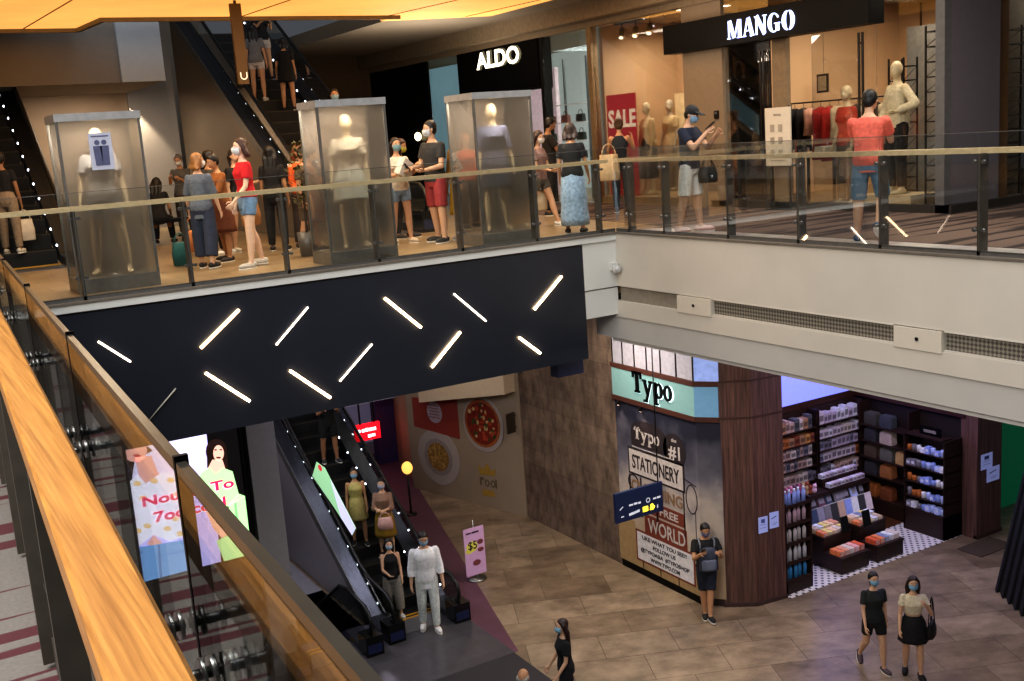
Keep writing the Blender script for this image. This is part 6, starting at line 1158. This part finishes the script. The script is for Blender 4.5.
P('person in yellow skirt and ochre cardigan left of the right showcase', 7.78, 14.62, FL, -30, 1.66, True, pz(STAND, armL=(20, 8, 60, 20)), skin='light', top=('sleeve34', 'b58a3e'), legs=('skirt', 'b8921c', None, .30, .03), hair=('short', '4a3020'), mask='c9c8c0', shoe='a8a29a')
R, J = P('person with brown hair and dusty pink tee walking right of the right showcase', 9.50, 15.15, FL, 60, 1.59, True, pz(WALK, legL=(22, 6, 2), legR=(-12, 12, 2), armL=(16, 6, 66, 25), armR=(14, 6, 60, 25), head=(12, 0)), skin='light', top=('tee', '8a706c'), legs=('shorts', '5a5650', None, .5), hair=('bob', '33201a', .08), mask='d9d6d2', shoe='d5d5d2')
bag_at(J['s' + 'L'] + V((-.12, 0, -.42)), .30, .10, .34, 'd4c4a8', 'cream tote bag beside the person in the dusty pink tee', 'bag', .20)
P('dark clothed person standing close to the shoe shop window behind the dusty pink tee', 10.9, 17.0, FL, 100, 1.78, False, PHONE, skin='deep', top=('tee', '1d1a18'), legs=('trousers', '1b1a1c'), hair=('short', '120e0c'), mask=None, shoe='1c1817')
P('person in black vest and pale blue tiered skirt at the balustrade corner', 9.10, 13.58, FL, 172, 1.62, True, pz(STAND, armL=(10, 10, 20, 0), armR=(10, 10, 20, 0)), skin='tan', top=('tee', '151517', None, -.02), legs=('tiered_skirt', '8ba8c8', mat('tiered_print', '9db6d0', .85, var=.3, scale=22), .46, .02), hair=('bob', '382a24', .065), mask=None, shoe='18181a')
R, J = P('person in sleeveless dark top by the red sale poster, raising a phone', 11.7, 15.9, FL, 165, 1.66, True, pz(STAND, armL=(30, 20, 100, 20), armR=(40, 12, 110, 20)), skin='tan', top=('tank', '1e232c'), legs=('trousers', '3a4450'), hair=('bun', '4a3422'), mask=None, shoe='2a2626')
bag_at(V((11.32, 15.72, UP + 1.26)), .38, .14, .46, 'c0aa88', 'large beige tote on the shoulder of the person in sleeveless dark top', 'bag', .20, -.5)
R, J = P('man in navy tee, white shorts and dark cap looking down at his phone', 9.86, 11.80, UP + .012, 62, 1.74, False, pz(PHONE, legL=(6, 3, 3), legR=(-6, 6, 3), armL=(36, 5, 98, 18), armR=(38, 5, 102, 18), head=(24, 0)), skin='light', top=('tee', '1c2438'), legs=('shorts', 'f4f1ea', None, .95), hair=('short', '16120f'), mask='86a8c4', cap='26262a', shoe='d8b0a8')
phone_at(J, 'R', 'phone held by the man in navy tee and cap')
bag_at(J['P'] + V((.20, -.14, .08)), .30, .14, .22, '141416', 'black crossbody bag at the hip of the man in white shorts', 'bag', .12)
P('man in salmon red tee and denim shorts seen from behind, one foot kicked back', 9.95, 8.75, UP + .012, 165, 1.72, False, dict(legL=(2, 3, 4), legR=(24, 62, 3), lean=2, armL=(40, 3, 80, 20), armR=(40, 3, 85, 20), head=(8, -18)), skin='light', top=('tee', 'dd6a58', None, -.07), legs=('shorts', '5f7f98', None, .98), hair=('short', '0f0d0d'), mask=None, shoe='2c4a6e')
# lower escalator and ground floor
R, J = P('man in loose white shirt and white trousers stepping off the up escalator comb', 7.52, 16.62, .012, 5, 1.88, False, pz(WALK, legL=(6, 6, 1), legR=(-5, 8, 1), armL=(4, 9, 16, 0), armR=(-2, 9, 14, 0), head=(20, 0)), skin='light', top=('sleeve34', 'f4f5f8', None, -.10), legs=('trousers', 'e6ece8'), hair=('short', '14100e'), mask='86b0cc', shoe='e0dedb')
R, J = P('person in black top and beige trousers beside the man in white on the escalator', 7.25, 17.55, .0, 8, 1.52, True, pz(STAND, armL=(10, 6, 30, 5), armR=(22, 6, 60, 25)), skin='light', top=('tank', '151316'), legs=('culottes', '8d8880'), hair=('long', '1a1210', .14), mask='9fb8cc', shoe='c9c6c2')
P('person in pale yellow dress standing on the escalator', 7.34, 19.17, .231 * 4, 0, 1.55, True, STAND, skin='tan', top=('tank', 'b5a468'), legs=('skirt', 'b5a468', None, .20, .02), hair=('long', '1a1311', .12), mask='7f9fc0', shoe='2a2626')
R, J = P('person in brown patterned top and yellow skirt holding a pink bag on the escalator', 7.72, 18.76, .231 * 3, -10, 1.58, True, pz(STAND, armL=(18, 6, 80, 30), armR=(18, 6, 85, 30)), skin='light', top=('sleeve34', '8a6a58'), legs=('skirt', '8a6a1c', None, .26, .03), hair=('short', '16110f'), mask='a9a8c0', shoe='2a2626')
bag_at(V((7.58, 18.40, 1.72)), .30, .12, .24, 'c49a94', 'dusty pink handbag held on the escalator', 'bag', .10, -.4)
P('person in black shirt and shorts standing highest on the ground escalator', 7.62, 21.15, .231 * 9, 15, 1.70, False, pz(PHONE), skin='deep', top=('tee', '121113'), legs=('shorts', '121214', None, .8), hair=('short', '120e0c'), mask=None, shoe='3a3838')
R, J = P('man leaning on the shop mural with legs crossed, looking at his phone', 11.68, 13.95, .0, 12, 1.74, False, pz(PHONE, lean=-4, legL=(18, 6, -9), legR=(2, 4, -3), armL=(30, 10, 92, 25), armR=(30, 10, 96, 25), head=(24, 0)), skin='tan', top=('tee', '17171a'), legs=('shorts', '1d2230', None, .92), hair=('short', '100d0c'), mask='6c6a88', shoe='1c1c20')
phone_at(J, 'R', 'phone held by the man leaning on the mural')
B = root('backpack', J['P'] + V((0, 0, .02)), 'grey blue backpack worn on the chest of the man leaning on the mural', 'backpack', None, math.atan2(-fc(11.68, 13.95, 12)[0], fc(11.68, 13.95, 12)[1])); M = Matrix.Translation(B.location) @ Matrix.Rotation(B.rotation_euler.z, 4, 'Z')
m = MB(); m.loft([[M @ V((.17 * s * cos(a), .185 + .085 * s * sin(a), z)) for a in [2 * pi * j / 18 for j in range(18)]] for z, s in ((-.02, .8), (.0, 1), (.26, 1), (.36, .85), (.40, .5))]); m.part('pack_body', [mat('pack_grey', '3c4252', .8)], B); m = MB(); m.loft([[M @ V((.13 * s * cos(a), .25 + .05 * s * sin(a), z)) for a in [2 * pi * j / 16 for j in range(16)]] for z, s in ((.02, .9), (.04, 1), (.18, 1), (.21, .8))]); m.part('front_pocket', [mat('pack_pocket', '6c7488', .8)], B)
for s in (-1, 1): m = MB(); m.tube([M @ V((s * .12, .14, .34)), M @ V((s * .13, .13, .48)), M @ V((s * .13, .02, .52)), M @ V((s * .13, -.12, .42))], .016, 6); m.part('strap', [mat('pack_strap', '7c7f88', .8)], B)
R, J = P('left of two walking friends, black tee and black shorts, light blue mask', 12.44, 10.92, .0, 22, 1.62, True, pz(WALK, legL=(16, 14, 2), legR=(-8, 30, 2)), skin='light', top=('tee', '25292c', None, -.06), legs=('shorts', '141416', None, .62), hair=('ponytail', '120e0d'), mask='7fb0d0', shoe='4a3a40')
R, J = P('right of two walking friends, cream top and black skirt, hand at her long hair', 12.74, 10.42, .0, 8, 1.62, True, pz(WALK, legL=(8, 4, 1), legR=(-6, 8, 1), armL=(20, 22, 130, 35), armR=(10, 10, 30, 0)), skin='light', top=('crop', 'd8cdb4', None, .10), legs=('skirt', '17171b', None, .17, .03), hair=('long', '2a1a16', .14), mask='7fb0d0', shoe='1c1a1c', sole=False)
bag_at(V((12.93, 10.24, 1.30)), .28, .11, .24, '121214', 'black shoulder bag of the right walking friend', 'handbag', .42, .4)
R, J = P('person with long brown hair in black tee and striped black shorts at the bottom edge', 7.81, 12.61, .006, -75, 1.62, True, pz(WALK, armL=(8, 6, 30, 0), armR=(12, 8, 20, 0)), skin='light', top=('tee', '141316'), legs=('shorts', '17161a', None, .7), hair=('long', '2e1b16', .20), mask='8fc0d8', shoe='d8d6d2')
P('bald elderly man with grey side hair cut off by the bottom edge', 6.46, 11.50, .006, 160, 1.70, False, STAND, skin='tan', top=('tee', '6a6a70'), legs=('trousers', '3a3a40'), hair=('bald', '9a948c'), mask=None, shoe='2a2626')
# ------------------------------------------------------------------ light, world, camera
w = bpy.data.worlds.new('world'); SC.world = w; w.use_nodes = True; w.node_tree.nodes['Background'].inputs[0].default_value = (.75, .8, .9, 1); w.node_tree.nodes['Background'].inputs[1].default_value = .06
area('atrium_top_fill', (3.6, 4.5, 19), (5.5, 6, 0), 11, 1100, (.96, .97, 1), 15)  # unseen area light added above the void for soft daylight on the fascias
area('atrium_fill', (-3.0, 2.0, 12.5), (9.4, 9.5, 6), 4, 620, (1, .96, .9))
for x in (2.5, 5.5, 8.5): area('bridge_fill', (x, 15.2, 11.0), (x, 15.2, 7), .8, 62, (1, .84, .62))  # unseen ceiling fills, here and below, added to brighten the upper floor
for y in (4.5, 8.0, 11.5): area('wing_fill', (11.2, y, 11.0), (11.0, y, 7), .8, 48, (1, .86, .68))
area('far_fill', (10.5, 18, 10.9), (10.5, 18, 7), .8, 26, (1, .84, .62))
# fashion shop, shoe shop, windows
area('shop_warm', (16.2, 13.0, 10.5), (16.2, 13.0, 7), 2.2, 105, (1, .86, .68)); area('window_warm', (14.0, 17.2, 10.4), (14.2, 17.2, 7), 1.2, 42, (1, .87, .70)); area('corner_warm', (13.9, 11.2, 10.5), (13.8, 11.2, 7), .8, 28, (1, .84, .66))
area('shoe_shop', (15, 20.5, 10.4), (15, 20.5, 7), 2.0, 55, (.85, 1, .97)); area('side_window', (17, 10.5, 10.4), (16, 10.6, 7), .8, 12, (1, .85, .65))
spot('wall_scallop', (5.3, 25.2, 10.0), (5.35, 25.58, 8.2), 170, 75, (1, .82, .6), .35); spot('cladding_spot', (5.2, 19.4, 10.6), (6.4, 20.6, 8.2), 60, 50, (1, .75, .5), .6)
area('back_fill', (4.2, 23.9, 9.95), (4.2, 24.3, 7), 1.0, 60, (1, .85, .7)); area('soffit_fill', (10.6, 21, 9.3), (10.6, 21.5, 11), 1.5, 55, (1, .9, .78)); area('soffit_fill', (11.0, 15, 9.9), (11.8, 15, 11), 1.0, 18, (1, .88, .74)); area('void_fill', (3.5, 21.4, 12.2), (4.8, 22, 11), .6, 6, (.8, .9, 1))  # soffit lamps are unseen fills, added and aimed up to brighten the soffit
# ground floor
area('stationery_front', (15.7, 13.9, 4.9), (15.7, 14.3, 0), 2.4, 48, (.80, .76, 1), .6); area('stationery_back', (16.4, 15.2, 4.9), (16.6, 15.9, 1), 2.4, 12, (.9, .82, 1), .6); area('stationery_facing', (14.6, 12.4, 5.2), (16.0, 15.6, .9), 1.2, 30, (.74, .70, 1))
area('concourse_warm', (10.6, 15.8, 5.3), (10.2, 15.6, 0), 1.0, 60, (1, .84, .62)); area('concourse_purple', (14.5, 10.5, 5.35), (13.5, 10.5, 0), 2.0, 62, (.72, .66, 1)); area('concourse_centre', (10.5, 12.4, 5.4), (9.6, 13.2, 0), .8, 60, (1, .90, .74))
area('mural_wash', (10.4, 15.6, 5.3), (11.9, 15.6, 1.8), .8, 20, (.95, .92, 1)); area('cladding_wash', (5.0, 18.3, 5.9), (6.7, 19.6, 1.2), .8, 45, (.95, .92, 1)); area('food_wash', (9.8, 21.5, 5.6), (11.4, 22.5, 1.3), 1.0, 24, (1, .82, .62)); area('lobby_wash', (7.0, 15.6, 5.2), (7.4, 16.8, 0), .8, 19, (.86, .84, 1)); area('pit_fill', (5.65, 18.6, 3.6), (5.65, 18.6, 0), .4, 10, (.8, .8, 1)); area('far_lobby', (9.8, 25.0, 5.6), (9.8, 25.5, 0), 1.0, 18, (.9, .8, 1)); area('patch_wash', (5.5, 20.6, 5.6), (5.6, 21.6, 1), .8, 22, (.92, .9, 1))  # pit and cladding lights are unseen fills added to brighten those dark parts
cd = bpy.data.cameras.new('camera'); cam = bpy.data.objects.new('camera', cd); COL.objects.link(cam); SC.camera = cam
cd.sensor_width = 36; cd.lens = 38.136; cd.clip_start = .02; cd.clip_end = 200
Rm = Matrix(((.85666537, .15449924, -.49219349), (-.51112336, .12503708, -.85036383), (-.06983813, .98004883, .1860831)))
cam.matrix_world = Matrix.Translation((0, 0, 8.6)) @ Rm.to_4x4()
SC.view_settings.view_transform = 'Standard'; SC.view_settings.look = 'None'; SC.view_settings.exposure = .58
SC.cycles.max_bounces = 7; SC.cycles.transparent_max_bounces = 24; SC.cycles.diffuse_bounces = 3; SC.cycles.glossy_bounces = 3; SC.cycles.transmission_bounces = 5
SC.cycles.caustics_reflective = False; SC.cycles.caustics_refractive = False; SC.cycles.sample_clamp_indirect = 4; SC.cycles.use_denoising = True

try: SC.view_settings.look = 'Medium High Contrast'
except Exception: pass
